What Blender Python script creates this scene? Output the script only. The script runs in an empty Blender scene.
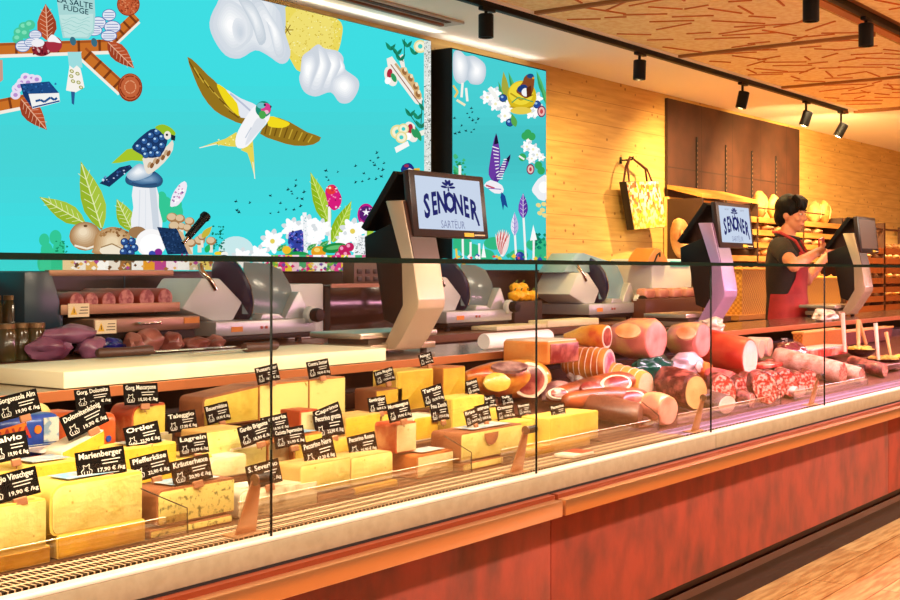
import bpy, bmesh, math, random
from mathutils import Vector, Matrix
random.seed(7)
S = bpy.context.scene
COL = S.collection
PI = math.pi
# ------------------------------------------------------------------ camera
FPX, HV, EYE = 1264.0, 272.0, Vector((0, -1.95, 1.30))
YAW = math.atan2(940.0, FPX)
FW = Vector((math.cos(YAW), math.sin(YAW), 0)); RT = Vector((math.sin(YAW), -math.cos(YAW), 0)); UP = Vector((0, 0, 1))
def ray(u, v): return FW + RT*((u-450)/FPX) + UP*((HV-v)/FPX)
def at_y(u, v, y):
    r = ray(u, v); return EYE + r*((y-EYE.y)/r.y)
def at_z(u, v, z):
    r = ray(u, v); return EYE + r*((z-EYE.z)/r.z)
def px_m(u, y):                      # metres per pixel at column u on the plane y
    return (y-EYE.y)/ray(u, HV).y/FPX
cam = bpy.data.cameras.new('camera'); camo = bpy.data.objects.new('camera', cam); COL.objects.link(camo)
cam.sensor_width = 36; cam.lens = FPX/900*36; cam.shift_y = -28/900.0; cam.clip_start = .05
camo.location = EYE; camo.rotation_euler = (PI/2, 0, YAW-PI/2)
S.camera = camo
vs = S.view_settings; S.display_settings.display_device = 'sRGB'
vs.view_transform = 'Standard'; vs.look = 'None'; vs.gamma = 1; vs.use_curve_mapping = False; vs.exposure = 0.12
# ------------------------------------------------------------------ materials
def lin(h):
    if not isinstance(h, str): return tuple(h)
    h = h.lstrip('#'); c = [int(h[i:i+2], 16)/255 for i in (0, 2, 4)]
    return tuple(x/12.92 if x <= .04045 else ((x+.055)/1.055)**2.4 for x in c)
MATS = {}
def mat(name, col, rough=.5, metal=0, col2=None, scale=8, stretch=(1, 1, 1), detail=3, lo=.35, hi=.65, bump=0, bscale=None, emit=0, spec=.5, coat=0, sss=0, voronoi=False, alpha=None):
    if name in MATS: return MATS[name]
    m = bpy.data.materials.new(name); m.use_nodes = True; nt = m.node_tree; N = nt.nodes; L = nt.links
    b = N['Principled BSDF']; c = lin(col)
    b.inputs['Base Color'].default_value = (*c, 1); b.inputs['Roughness'].default_value = rough; b.inputs['Metallic'].default_value = metal
    b.inputs['Specular IOR Level'].default_value = spec
    if coat: b.inputs['Coat Weight'].default_value = coat; b.inputs['Coat Roughness'].default_value = .1
    if sss:
        b.inputs['Subsurface Weight'].default_value = sss; b.inputs['Subsurface Radius'].default_value = (.02, .01, .005); b.inputs['Subsurface Scale'].default_value = .3
    def coords(st):
        tc = N.new('ShaderNodeTexCoord'); mp = N.new('ShaderNodeMapping'); mp.inputs['Scale'].default_value = st
        L.new(tc.outputs['Object'], mp.inputs['Vector']); return mp.outputs['Vector']
    fac = None
    if col2 is not None:
        if voronoi:
            n = N.new('ShaderNodeTexVoronoi'); n.inputs['Scale'].default_value = scale; out = n.outputs['Distance']
        else:
            n = N.new('ShaderNodeTexNoise'); n.inputs['Scale'].default_value = scale; n.inputs['Detail'].default_value = detail; out = n.outputs['Fac']
        L.new(coords(stretch), n.inputs['Vector'])
        r = N.new('ShaderNodeValToRGB'); r.color_ramp.elements[0].position = lo; r.color_ramp.elements[1].position = hi
        r.color_ramp.elements[0].color = (*c, 1); r.color_ramp.elements[1].color = (*lin(col2), 1)
        L.new(out, r.inputs['Fac']); L.new(r.outputs['Color'], b.inputs['Base Color'])
        fac = r.outputs['Color']
    if emit:
        b.inputs['Emission Strength'].default_value = emit; b.inputs['Emission Color'].default_value = (*c, 1)
        if fac is not None: L.new(fac, b.inputs['Emission Color'])
    if bump:
        n = N.new('ShaderNodeTexNoise'); n.inputs['Scale'].default_value = bscale or scale*3; n.inputs['Detail'].default_value = 3
        L.new(coords(stretch), n.inputs['Vector'])
        bp = N.new('ShaderNodeBump'); bp.inputs['Strength'].default_value = bump; bp.inputs['Distance'].default_value = .01
        L.new(n.outputs['Fac'], bp.inputs['Height']); L.new(bp.outputs['Normal'], b.inputs['Normal'])
    MATS[name] = m; return m
def glow(name, col, k=1.0):
    k = k*.925
    if name in MATS: return MATS[name]
    m = bpy.data.materials.new(name); m.use_nodes = True; nt = m.node_tree; nt.nodes.clear()
    o = nt.nodes.new('ShaderNodeOutputMaterial'); e = nt.nodes.new('ShaderNodeEmission')
    e.inputs['Color'].default_value = (*lin(col), 1); e.inputs['Strength'].default_value = k
    nt.links.new(e.outputs[0], o.inputs['Surface']); MATS[name] = m; return m
def glass(name, tint='ffffff', refl=1.0, rough=0.0, base=0.0):
    """thin architectural glass: clear straight through, mirror reflection by Fresnel"""
    if name in MATS: return MATS[name]
    m = bpy.data.materials.new(name); m.use_nodes = True; nt = m.node_tree; nt.nodes.clear(); N = nt.nodes; L = nt.links
    o = N.new('ShaderNodeOutputMaterial'); t = N.new('ShaderNodeBsdfTransparent'); g = N.new('ShaderNodeBsdfGlossy')
    t.inputs['Color'].default_value = (*lin(tint), 1); g.inputs['Roughness'].default_value = rough
    f = N.new('ShaderNodeFresnel'); f.inputs['IOR'].default_value = 1.5
    ma = N.new('ShaderNodeMath'); ma.operation = 'MULTIPLY_ADD'; ma.inputs[1].default_value = refl; ma.inputs[2].default_value = base
    mx = N.new('ShaderNodeMixShader'); L.new(f.outputs[0], ma.inputs[0]); L.new(ma.outputs[0], mx.inputs[0])
    L.new(t.outputs[0], mx.inputs[1]); L.new(g.outputs[0], mx.inputs[2]); L.new(mx.outputs[0], o.inputs['Surface'])
    MATS[name] = m; return m
# ------------------------------------------------------------------ mesh builder
class MB:
    def __init__(s): s.bm = bmesh.new(); s.mi = 0
    def _mark(s, n0):
        if s.mi:
            s.bm.faces.ensure_lookup_table()
            for f in s.bm.faces[n0:]: f.material_index = s.mi
    def box(s, c, d, M=None, bev=0, seg=2):
        n0 = len(s.bm.faces); r = bmesh.ops.create_cube(s.bm, size=1); vs_ = r['verts']
        T = Matrix.Translation(c) @ (M.to_4x4() if M else Matrix.Identity(4)) @ Matrix.Diagonal((*d, 1))
        bmesh.ops.transform(s.bm, matrix=T, verts=vs_)
        if bev:
            es = list({e for v in vs_ for e in v.link_edges})
            bmesh.ops.bevel(s.bm, geom=es, offset=bev, segments=seg, affect='EDGES', profile=.5)
        s._mark(n0); return s
    def bx(s, x0, x1, y0, y1, z0, z1, bev=0, seg=2):
        return s.box(((x0+x1)/2, (y0+y1)/2, (z0+z1)/2), (abs(x1-x0), abs(y1-y0), abs(z1-z0)), None, bev, seg)
    def rings(s, rs, cap=True, close=True):
        n0 = len(s.bm.faces); R = [[s.bm.verts.new(p) for p in r] for r in rs]; n = len(R[0])
        for a, b in zip(R[:-1], R[1:]):
            for i in range(n if close else n-1):
                j = (i+1) % n
                try: s.bm.faces.new((a[i], a[j], b[j], b[i]))
                except ValueError: pass
        if cap and close:
            for r in (R[0][::-1], R[-1]):
                try: s.bm.faces.new(r)
                except ValueError: pass
        s._mark(n0); return s
    def prism(s, pts, o, ux, uy, n, bev=0):
        """2-D outline pts extruded from o along vector n; ux, uy span the outline"""
        o, ux, uy, n = map(Vector, (o, ux, uy, n))
        a = [o+ux*p[0]+uy*p[1] for p in pts]
        n0 = len(s.bm.faces); vs0 = len(s.bm.verts)
        s.rings([a, [p+n for p in a]])
        if bev:
            s.bm.verts.ensure_lookup_table(); vv = s.bm.verts[vs0:]
            es = list({e for v in vv for e in v.link_edges})
            bmesh.ops.bevel(s.bm, geom=es, offset=bev, segments=2, affect='EDGES', profile=.5)
            s._mark(n0)
        return s
    def tube(s, pts, r, n=10, cap=True):
        pts = [Vector(p) for p in pts]; rr = r if isinstance(r, (list, tuple)) else [r]*len(pts); rs = []
        prev = None
        for i, p in enumerate(pts):
            t = (pts[min(i+1, len(pts)-1)]-pts[max(i-1, 0)]).normalized()
            if prev is None: a = t.orthogonal().normalized()
            else:
                a = (prev-t*prev.dot(t))
                a = a.normalized() if a.length > 1e-6 else t.orthogonal().normalized()
            prev = a; b = t.cross(a)
            rs.append([p+(a*math.cos(2*PI*k/n)+b*math.sin(2*PI*k/n))*rr[i] for k in range(n)])
        return s.rings(rs, cap)
    def cyl(s, p, q, r, n=20, r2=None): return s.tube([p, q], [r, r if r2 is None else r2], n)
    def lathe(s, prof, o, axis=(0, 0, 1), n=24, sq=(1, 1)):
        """prof: list of (radius, height) along axis"""
        o = Vector(o); ax = Vector(axis).normalized(); a = ax.orthogonal().normalized() if abs(ax.z) < .99 else Vector((1, 0, 0)); b = ax.cross(a)
        if abs(ax.z) < .99:
            b = Vector((0, 0, 1)); b = (b-ax*b.dot(ax)).normalized(); a = b.cross(ax)
        rs = [[o+ax*h+(a*(math.cos(2*PI*k/n)*sq[0])+b*(math.sin(2*PI*k/n)*sq[1]))*max(r, 1e-4) for k in range(n)] for r, h in prof]
        return s.rings(rs)
    def blob(s, c, d, M=None, sub=3, jit=0, seed=1):
        n0 = len(s.bm.faces); r = bmesh.ops.create_icosphere(s.bm, subdivisions=sub, radius=1); vv = r['verts']
        if jit:
            from mathutils import noise
            for v in vv: v.co *= 1+jit*noise.noise(v.co*1.7+Vector((seed*3.1, seed*1.7, seed)))
        T = Matrix.Translation(c) @ (M.to_4x4() if M else Matrix.Identity(4)) @ Matrix.Diagonal((*d, 1))
        bmesh.ops.transform(s.bm, matrix=T, verts=vv); s._mark(n0); return s
    def face(s, pts):
        n0 = len(s.bm.faces); s.bm.faces.new([s.bm.verts.new(p) for p in pts]); s._mark(n0); return s
    def build(s, name, m=None, parent=None, smooth=True, world=True, angle=40):
        me = bpy.data.meshes.new(name); bmesh.ops.recalc_face_normals(s.bm, faces=s.bm.faces)
        s.bm.to_mesh(me); s.bm.free()
        for k in (m if isinstance(m, (list, tuple)) else [m]):
            if k: me.materials.append(k)
        if smooth and len(me.polygons):
            me.polygons.foreach_set('use_smooth', [True]*len(me.polygons)); me.set_sharp_from_angle(angle=math.radians(angle))
        o = bpy.data.objects.new(name, me); COL.objects.link(o)
        if parent is not None:
            o.parent = parent
            if world:
                r = parent
                while r.parent: r = r.parent
                me.transform(r.matrix_basis.inverted())
        me.update(); return o
def thing(name, label, cat, loc=(0, 0, 0), rz=0, group=None):
    o = bpy.data.objects.new(name, None); COL.objects.link(o); o.empty_display_size = .05
    o.location = loc; o.rotation_euler = (0, 0, rz)
    o.matrix_basis = Matrix.Translation(loc) @ Matrix.Rotation(rz, 4, 'Z')
    return tag(o, label, cat, group)
def tag(o, label, cat, group=None):
    o['label'] = label; o['category'] = cat
    if group: o['group'] = group
    return o
def struct(name, mb, m, smooth=False):
    o = mb.build(name, m, None, smooth); o['kind'] = 'structure'; return o
def dup(root, label, loc=None, rz=None, group=None):
    r = root.copy(); COL.objects.link(r); r['label'] = label
    if group: r['group'] = group
    if loc is not None: r.location = loc
    if rz is not None: r.rotation_euler = (0, 0, rz)
    for ch in list(root.children):
        c = ch.copy(); COL.objects.link(c); c.parent = r
        for g in list(ch.children):
            d = g.copy(); COL.objects.link(d); d.parent = c
    return r
def Rz(a): return Matrix.Rotation(a, 3, 'Z')
def Rx(a): return Matrix.Rotation(a, 3, 'X')
def Ry(a): return Matrix.Rotation(a, 3, 'Y')
# text as mesh: letters on the plane o + x*ux + y*uy, height h (cap height ~0.7 h)
def text_mesh(txt, h, align='CENTER', bold=0.0):
    cu = bpy.data.curves.new('t', 'FONT'); cu.body = txt; cu.size = h; cu.align_x = align; cu.align_y = 'CENTER'; cu.offset = bold; cu.resolution_u = 2
    o = bpy.data.objects.new('t', cu); COL.objects.link(o)
    dg = bpy.context.evaluated_depsgraph_get(); me = bpy.data.meshes.new_from_object(o.evaluated_get(dg))
    vsx = [v.co.copy() for v in me.vertices]; fs = [list(p.vertices) for p in me.polygons]
    bpy.data.objects.remove(o); bpy.data.curves.remove(cu); bpy.data.meshes.remove(me)
    return vsx, fs
_tc = {}
def add_text(mb, txt, h, o, ux, uy, align='CENTER', bold=0.0, fn=None, width=None):
    k = (txt, align, round(bold/h, 3))
    if k not in _tc: _tc[k] = text_mesh(txt, 1.0, align, bold/h)
    vv, fs = _tc[k]
    if not vv: return mb
    o, ux, uy = Vector(o), Vector(ux), Vector(uy); sx = h
    if width:
        w = (max(v.x for v in vv)-min(v.x for v in vv))*h
        sx = h*width/w
    n0 = len(mb.bm.faces)
    P = []
    for v in vv:
        x, y = v.x*sx, v.y*h
        if fn: x, y = fn(x, y)
        P.append(mb.bm.verts.new(o+ux*x+uy*y))
    for f in fs:
        try: mb.bm.faces.new([P[i] for i in f])
        except ValueError: pass
    mb._mark(n0); return mb
# ================================================================== the room
WB = 2.70                                   # back wall plane
def wood_wall():
    m = bpy.data.materials.new('wall_wood'); m.use_nodes = True; nt = m.node_tree; N = nt.nodes; L = nt.links; b = N['Principled BSDF']
    b.inputs['Roughness'].default_value = .6
    tc = N.new('ShaderNodeTexCoord'); mp = N.new('ShaderNodeMapping'); mp.inputs['Scale'].default_value = (1.2, 1, 16); L.new(tc.outputs['Object'], mp.inputs['Vector'])
    n = N.new('ShaderNodeTexNoise'); n.inputs['Scale'].default_value = 2.2; n.inputs['Detail'].default_value = 5; L.new(mp.outputs[0], n.inputs['Vector'])
    r = N.new('ShaderNodeValToRGB'); e = r.color_ramp.elements; e[0].position = .3; e[1].position = .7
    e[0].color = (*lin('c99a52'), 1); e[1].color = (*lin('e2b96c'), 1); L.new(n.outputs['Fac'], r.inputs['Fac'])
    # knots
    mp2 = N.new('ShaderNodeMapping'); mp2.inputs['Scale'].default_value = (1, 1, 1.25); L.new(tc.outputs['Object'], mp2.inputs['Vector'])
    v = N.new('ShaderNodeTexVoronoi'); v.inputs['Scale'].default_value = 9; L.new(mp2.outputs[0], v.inputs['Vector'])
    k = N.new('ShaderNodeValToRGB'); k.color_ramp.elements[0].position = .09; k.color_ramp.elements[1].position = .15
    k.color_ramp.elements[0].color = (1, 1, 1, 1); k.color_ramp.elements[1].color = (0, 0, 0, 1); L.new(v.outputs['Distance'], k.inputs['Fac'])
    # plank joints every 17 cm
    sp = N.new('ShaderNodeSeparateXYZ'); L.new(tc.outputs['Object'], sp.inputs[0])
    a = N.new('ShaderNodeMath'); a.operation = 'FRACT'; d = N.new('ShaderNodeMath'); d.operation = 'MULTIPLY'; d.inputs[1].default_value = 1/.17
    L.new(sp.outputs['Z'], d.inputs[0]); L.new(d.outputs[0], a.inputs[0])
    c = N.new('ShaderNodeMath'); c.operation = 'LESS_THAN'; c.inputs[1].default_value = .025; L.new(a.outputs[0], c.inputs[0])
    mx = N.new('ShaderNodeMix'); mx.data_type = 'RGBA'; mx.inputs['B'].default_value = (*lin('8a5426'), 1)
    mm = N.new('ShaderNodeMath'); mm.operation = 'MULTIPLY'; mm.inputs[1].default_value = .8; L.new(k.outputs[0], mm.inputs[0])
    L.new(mm.outputs[0], mx.inputs['Factor']); L.new(r.outputs[0], mx.inputs['A'])
    mx2 = N.new('ShaderNodeMix'); mx2.data_type = 'RGBA'; mx2.inputs['B'].default_value = (*lin('b07f40'), 1)
    L.new(c.outputs[0], mx2.inputs['Factor']); L.new(mx.outputs['Result'], mx2.inputs['A']); L.new(mx2.outputs['Result'], b.inputs['Base Color'])
    return m
M_wall = wood_wall()
def floor_wood():
    m = bpy.data.materials.new('floor_wood'); m.use_nodes = True; nt = m.node_tree; N = nt.nodes; L = nt.links; b = N['Principled BSDF']
    b.inputs['Roughness'].default_value = .32
    tc = N.new('ShaderNodeTexCoord')
    br = N.new('ShaderNodeTexBrick'); br.inputs['Scale'].default_value = 1; br.inputs['Brick Width'].default_value = 1.3; br.inputs['Row Height'].default_value = .14
    br.inputs['Mortar Size'].default_value = .003; br.inputs['Color1'].default_value = (*lin('e2b074'), 1); br.inputs['Color2'].default_value = (*lin('d0965c'), 1); br.inputs['Mortar'].default_value = (*lin('9a5a2c'), 1)
    L.new(tc.outputs['Object'], br.inputs['Vector'])
    mp = N.new('ShaderNodeMapping'); mp.inputs['Rotation'].default_value = (0, 0, .35); mp.inputs['Scale'].default_value = (3, 26, 1); L.new(tc.outputs['Object'], mp.inputs['Vector'])
    n = N.new('ShaderNodeTexNoise'); n.inputs['Scale'].default_value = 1.6; n.inputs['Detail'].default_value = 4; L.new(mp.outputs[0], n.inputs['Vector'])
    r = N.new('ShaderNodeValToRGB'); r.color_ramp.elements[0].position = .4; r.color_ramp.elements[1].position = .62
    r.color_ramp.elements[0].color = (.62, .45, .35, 1); r.color_ramp.elements[1].color = (1, 1, 1, 1); L.new(n.outputs['Fac'], r.inputs['Fac'])
    mx = N.new('ShaderNodeMix'); mx.data_type = 'RGBA'; mx.blend_type = 'MULTIPLY'; mx.inputs['Factor'].default_value = .8
    L.new(br.outputs['Color'], mx.inputs['A']); L.new(r.outputs['Color'], mx.inputs['B']); L.new(mx.outputs['Result'], b.inputs['Base Color'])
    return m
struct('floor', MB().bx(-3, 18, -5.2, 2.8, -.1, 0), floor_wood())
struct('wall_back', MB().bx(1.5, 18, WB, WB+.1, 0, 2.72), M_wall)
M_ceil = mat('ceiling_paint', 'faf4e6', .8)
struct('ceiling', MB().bx(-3, 18, 1.84, 2.8, 2.72, 2.85).bx(11.06, 18, -2.0, 1.84, 2.72, 2.85), M_ceil)
M_splash = mat('splash_dark', '20120e', .35, col2='321c14', scale=3)
struct('wall_back.001', MB().bx(1.6, 8.9, WB-.03, WB, .0, 1.305), M_splash)
# opposite side of the shop, seen only as a reflection in the glass
M_oppo = mat('opposite_wall', '5a3018', .7)
struct('wall_front', MB().bx(-3, 18, -5.2, -5.1, 0, 2.85), M_oppo)
struct('wall_right', MB().bx(18, 18.1, -5.2, 2.8, 0, 2.85), M_oppo)
# wooden acoustic ceiling panels with relief sticks
M_osb = mat('ceiling_board', 'f8e6aa', .7, col2='eed28c', scale=26, detail=4, lo=.4, hi=.6)
M_stick = mat('ceiling_stick', 'cf7434', .7)
XS = [2.34, 4.08, 5.83, 7.57, 9.32, 11.06]
for i in range(5):
    x0, x1 = XS[i]+.02, XS[i+1]-.02
    o = struct('ceiling', MB().bx(x0, x1, -1.6, .30, 2.725, 2.75).bx(x0, x1, .52, 1.80, 2.725, 2.75), M_osb)
    mb = MB()
    cells = [(a_, b_) for a_ in range(7) for b_ in range(19)]
    for ca, cb in cells:
        x = x0+(x1-x0)*(ca+random.uniform(.25, .75))/7; y = -1.5+3.26*(cb+random.uniform(.2, .8))/19
        if .24 < y < .58 or random.random() < .12: continue
        a = random.choice([-1.2, -1.0, -.75, 1.35, -.35, .1, -1.45, .9])+random.uniform(-.12, .12)
        l = random.uniform(.12, .34)
        c, s_ = abs(math.cos(a)*l/2), abs(math.sin(a)*l/2)
        if x-c < x0+.01 or x+c > x1-.01 or y+s_ > 1.78 or (y-s_ < .54 and y > .5): continue
        mb.box((x, y, 2.7235), (l, .011, .009), Rz(a))
    st = mb.build('relief_sticks', M_stick, o, False, False); st['kind'] = 'stuff'
M_seam = mat('ceiling_seam', 'a06a36', .7)
mb = MB()
for x in XS: mb.bx(x-.018, x+.018, -1.6, .30, 2.708, 2.76).bx(x-.018, x+.018, .52, 1.80, 2.708, 2.76)
mb.bx(11.05, 11.09, -1.6, 1.84, 2.70, 2.86)
struct('trim_3', MB().bx(2.3, 11.05, 1.80, 1.84, 2.72, 2.86), M_ceil)
struct('trim_1', mb, M_seam)
struct('trim_2', MB().bx(2.3, 11.06, .40, .46, 2.70, 2.75).bx(2.3, 11.06, .30, .52, 2.75, 2.78), mat('ceiling_beam', 'b5713c', .6))
struct('ceiling.010', MB().bx(-3, 2.34, -5.1, 1.84, 2.73, 2.85).bx(2.34, 11.06, -5.1, -1.6, 2.73, 2.85).bx(11.06, 18, -5.1, -2.0, 2.73, 2.85).bx(2.3, 11.1, -1.6, 1.84, 2.79, 2.85), M_ceil)
# linear air diffuser in the white ceiling
t = thing('air_diffuser', 'long white slot air diffuser let into the pale ceiling strip', 'air vent', (4.4, 2.33, 2.70))
MB().bx(2.6, 5.80, 2.26, 2.40, 2.705, 2.72, .003).build('frame', mat('vent_white', 'b9b3a6', .5), t)
MB().bx(2.6, 5.70, 2.28, 2.315, 2.700, 2.705).build('slot', mat('vent_slot', '5b3d2e', .8), t)
MB().bx(2.6, 5.72, 2.345, 2.375, 2.690, 2.705, .003).build('vane', mat('vent_vane', '8f6a52', .5), t)
# brown wall panel with slotted rails
p0 = at_y(667, 98, WB-.02); p1 = at_y(799, 137, WB-.02)
t = thing('wall_panel', 'dark brown tiled wall panel with four slotted shelf rails', 'wall panel', (p0.x, WB-.02, .9))
def panel_mat():
    m = mat('panel_brown', '502b1c', .65, col2='3e2115', scale=5, detail=5); nt = m.node_tree; N = nt.nodes; L = nt.links
    tc = N.new('ShaderNodeTexCoord'); mp = N.new('ShaderNodeMapping'); mp.inputs['Rotation'].default_value = (PI/2, 0, 0); L.new(tc.outputs['Object'], mp.inputs['Vector'])
    br = N.new('ShaderNodeTexBrick'); br.inputs['Scale'].default_value = 1; br.inputs['Brick Width'].default_value = .62; br.inputs['Row Height'].default_value = .62; br.offset = 0
    br.inputs['Mortar Size'].default_value = .006; L.new(mp.outputs[0], br.inputs['Vector'])
    mx = N.new('ShaderNodeMix'); mx.data_type = 'RGBA'; mx.inputs['B'].default_value = (*lin('33190f'), 1)
    old = N['Principled BSDF'].inputs['Base Color'].links[0].from_socket
    L.new(br.outputs['Fac'], mx.inputs['Factor']); L.new(old, mx.inputs['A']); L.new(mx.outputs['Result'], N['Principled BSDF'].inputs['Base Color'])
    return m
MB().bx(p0.x, p1.x, WB-.025, WB, .9, p0.z).build('board', panel_mat(), t, False)
for u, vt in ((698, 137), (727, 145), (753, 151), (777, 156)):
    q = at_y(u, vt, WB-.04); r_ = MB().bx(q.x-.012, q.x+.012, WB-.035, WB-.025, 1.1, q.z).build('slotted_rail', mat('rail_black', '1c0f0a', .6), t, False)
    mb = MB(); z = 1.12
    while z < q.z-.03: mb.bx(q.x-.005, q.x+.005, WB-.037, WB-.0345, z, z+.018); z += .04
    mb.build('slots', mat('slot_pale', '7c5b44', .6), r_, False)
# track and spotlights
M_blk = mat('black_metal', '0c0807', .5, spec=.25); M_blk2 = mat('black_plastic', '0e0a09', .5, spec=.25)
def track(y, x0, x1, label):
    t = thing('lighting_track', label, 'lighting track', (x0, y, 2.70))
    MB().bx(x0, x1, y-.018, y+.018, 2.688, 2.722, .002).build('rail', M_blk, t)
    MB().bx(x1-.12, x1, y-.024, y+.024, 2.68, 2.70).build('end_feed', mat('feed_brown', '6b3a14', .5), t)
    return t
track(1.862, 2.4, at_y(846, 117, 1.862).x, 'long black lighting track along the edge of the wooden ceiling')
track(.345, 2.4, 10, 'black lighting track above the counter at the upper right')
def spot(u, v, y, ay, ax, label, k):
    c = at_y(u, v, y); R = Rz(0) @ Ry(ax) @ Rx(ay)
    t = thing('track_spotlight', label, 'spotlight', (c.x, y, 2.688), 0, 'black cylinder spotlights')
    up = R @ Vector((0, 0, 1)); pv = c+up*.05
    MB().box((c.x+.01, y, 2.682), (.12, .03, .022), None, .003).build('adapter', M_blk, t)
    MB().tube([(c.x, y, 2.68), (c.x, y, pv.z+.005), pv-up*.01], .009).build('stem', M_blk, t)
    L0 = .062
    MB().lathe([(.0, L0), (.036, L0), (.040, L0-.004), (.040, -L0+.002), (.038, -L0), (.034, -L0), (.032, -L0+.012), (0, -L0+.012)], c, up, 28).build('lamp_body', M_blk, t)
    MB().lathe([(0, 0), (.031, 0), (.031, .002), (0, .002)], c-up*(L0-.013), up, 24).build('lens', glow('spot_lens', 'fff0c8', 3), t)
    return c, -up
SPOTS = []
for k, (u, v, y, ay, ax, lab) in enumerate((
    (486, 26, 1.862, 0, 0, 'black cylinder spotlight just right of the large mural'),
    (639.5, 70, 1.862, .04, 0, 'black spotlight above the hanging shopping bag'),
    (742.5, 100, 1.862, .18, .1, 'black spotlight over the brown wall panel, third along the track'),
    (806, 118.5, 1.862, .3, .12, 'tilted black spotlight, second from the far end of the long track'),
    (841, 130, 1.862, .45, .2, 'tilted black spotlight at the far end of the long track'),
    (811, 9, .345, 0, 0, 'black spotlight cut by the top edge, nearest on the upper right track'),
    (866, 35, .345, 0, 0, 'black spotlight on the upper right track with its white lens showing'))):
    SPOTS.append(spot(u, v, y, ay, ax, lab, k))
# ------------------------------------------------------------------ lights
def area(name, loc, size, power, col, rot=(0, 0, 0)):
    l = bpy.data.lights.new(name, 'AREA'); l.shape = 'RECTANGLE'; l.size, l.size_y = size; l.energy = power; l.color = col
    o = bpy.data.objects.new(name, l); COL.objects.link(o); o.location = loc; o.rotation_euler = rot; return o
def spotlight(name, loc, aim, power, col, ang=70, blend=.6, r=.03):
    l = bpy.data.lights.new(name, 'SPOT'); l.energy = power; l.color = col; l.spot_size = math.radians(ang); l.spot_blend = blend; l.shadow_soft_size = r
    o = bpy.data.objects.new(name, l); COL.objects.link(o); o.location = loc
    o.rotation_euler = (Vector(aim)-Vector(loc)).to_track_quat('-Z', 'Y').to_euler(); return o
w = bpy.data.worlds.new('World'); S.world = w; w.use_nodes = True
w.node_tree.nodes['Background'].inputs[0].default_value = (1, .90, .76, 1); w.node_tree.nodes['Background'].inputs[1].default_value = .6
WARM = (1, .70, .28)
aims = [(6.2, 2.3, 0), (8.0, 2.6, .6), (9.5, 2.65, .9), (11.8, 2.65, .9), (13.2, 2.65, .9), (6.7, .5, 0), (7.8, .5, 0)]
pw = [30, 85, 190, 280, 280, 70, 70]
for (c, d), a, p in zip(SPOTS, aims, pw):
    spotlight('spot_beam', c+d*.08, a, p, WARM, 150, 1.0)
for x in (1.2, 4.4, 7.6, 10.8, 14):
    area('customer_side_fill', (x, -1.75, 2.70), (1.2, .2), 120, (1, .90, .74))  # unseen fill lights added over the customer side to brighten front and floor
# ================================================================== the refrigerated counter
XA, XB = .35, 11.0
M_trim = mat('trim_steel', 'aa987c', .5, .1, col2='a08e72', scale=40)
M_white = mat('trim_white', 'e2d4c4', .4)
M_copper = mat('bumper_copper', 'c08656', .28, .75)
M_copper_d = mat('bumper_groove', '8d3a1e', .4, .3)
M_front = mat('front_panel_red', '983624', .6, col2='66291d', scale=8, stretch=(1.4, 1, .8), detail=10, lo=.36, hi=.74, bump=.08)
M_kick = mat('plinth_brown', '34180e', .55, .0, spec=.25)
M_steel = mat('steel', 'cdbfae', .3, .85)
t = thing('refrigerated_counter', 'long refrigerated counter with red stone-look front and copper bumper rail', 'counter', (XA, .1, 0)); CNT = t
MB().bx(XA, XB, .13, .9, 0, .235).build('plinth', M_kick, t)
MB().bx(XA, XB, .118, .13, .10, .13).build('plinth_strip', mat('plinth_strip', '5a2c1c', .4, .2), t)
seam = at_y(551, 540, .02).x
for a, b in ((XA, seam-.002), (seam+.002, seam+3.1), (seam+3.104, XB)):
    MB().bx(a, b, .02, .12, .215, .66, .002).build('front_panel', M_front, t)
gap = at_y(564, 495, -.06).x
for a, b in ((XA, gap-.008), (gap+.008, XB)):
    r_ = MB().bx(a, b, -.062, -.012, .603, .650, .004).build('bumper_rail', M_copper, t)
    MB().bx(a, b, -.035, .02, .646, .662).build('groove', M_copper_d, r_)
MB().bx(XA, XB, -.012, .03, .655, .668).build('shadow_gap', mat('gap_black', '1a0d08', .7), t)
sm = at_y(713, 440, 0).x; sl = at_y(271, 540, 0).x
for a, b in ((XA, sm-.0015), (sm+.0015, XB)):
    r_ = MB().bx(a, b, -.012, .03, .668, .718, .002).build('front_trim', M_trim, t)
    MB().bx(a, b, -.012, .028, .718, .7255, .002).build('trim_lip', M_white, r_)
# perforated air grille
def grille_mat(nm, colr, px_, py_, mo):
    m = bpy.data.materials.new(nm); m.use_nodes = True; nt = m.node_tree; N = nt.nodes; L = nt.links; b = N['Principled BSDF']
    b.inputs['Roughness'].default_value = .5; b.inputs['Specular IOR Level'].default_value = .15
    tc = N.new('ShaderNodeTexCoord'); mp = N.new('ShaderNodeMapping'); mp.inputs['Scale'].default_value = (1/px_, 1/py_, 1); L.new(tc.outputs['Object'], mp.inputs['Vector'])
    br = N.new('ShaderNodeTexBrick'); br.offset = .5; br.inputs['Scale'].default_value = 1; br.inputs['Brick Width'].default_value = 1; br.inputs['Row Height'].default_value = 1
    br.inputs['Mortar Size'].default_value = mo; br.inputs['Mortar Smooth'].default_value = 0
    L.new(mp.outputs[0], br.inputs['Vector'])
    mx = N.new('ShaderNodeMix'); mx.data_type = 'RGBA'; mx.inputs['A'].default_value = (*lin('120703'), 1); mx.inputs['B'].default_value = (*lin(colr), 1)
    L.new(br.outputs['Fac'], mx.inputs['Factor']); L.new(mx.outputs['Result'], b.inputs['Base Color'])
    return m
MB().bx(XA, 4.05, .035, .15, .715, .728).build('air_grille', grille_mat('grille', 'c8a684', .0145, .037, .13), t, False)
g_ = MB().bx(4.05, XB, .035, .15, .715, .728).build('air_grille', grille_mat('grille_meat', 'a48ab4', .030, .055, .15), t, False); g_['label'] = 'grille with larger slots, violet light put into its colour'  # violet LED light is put into the steel colour here
M_tray = mat('tray', '6a4028', .45, .4)
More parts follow.
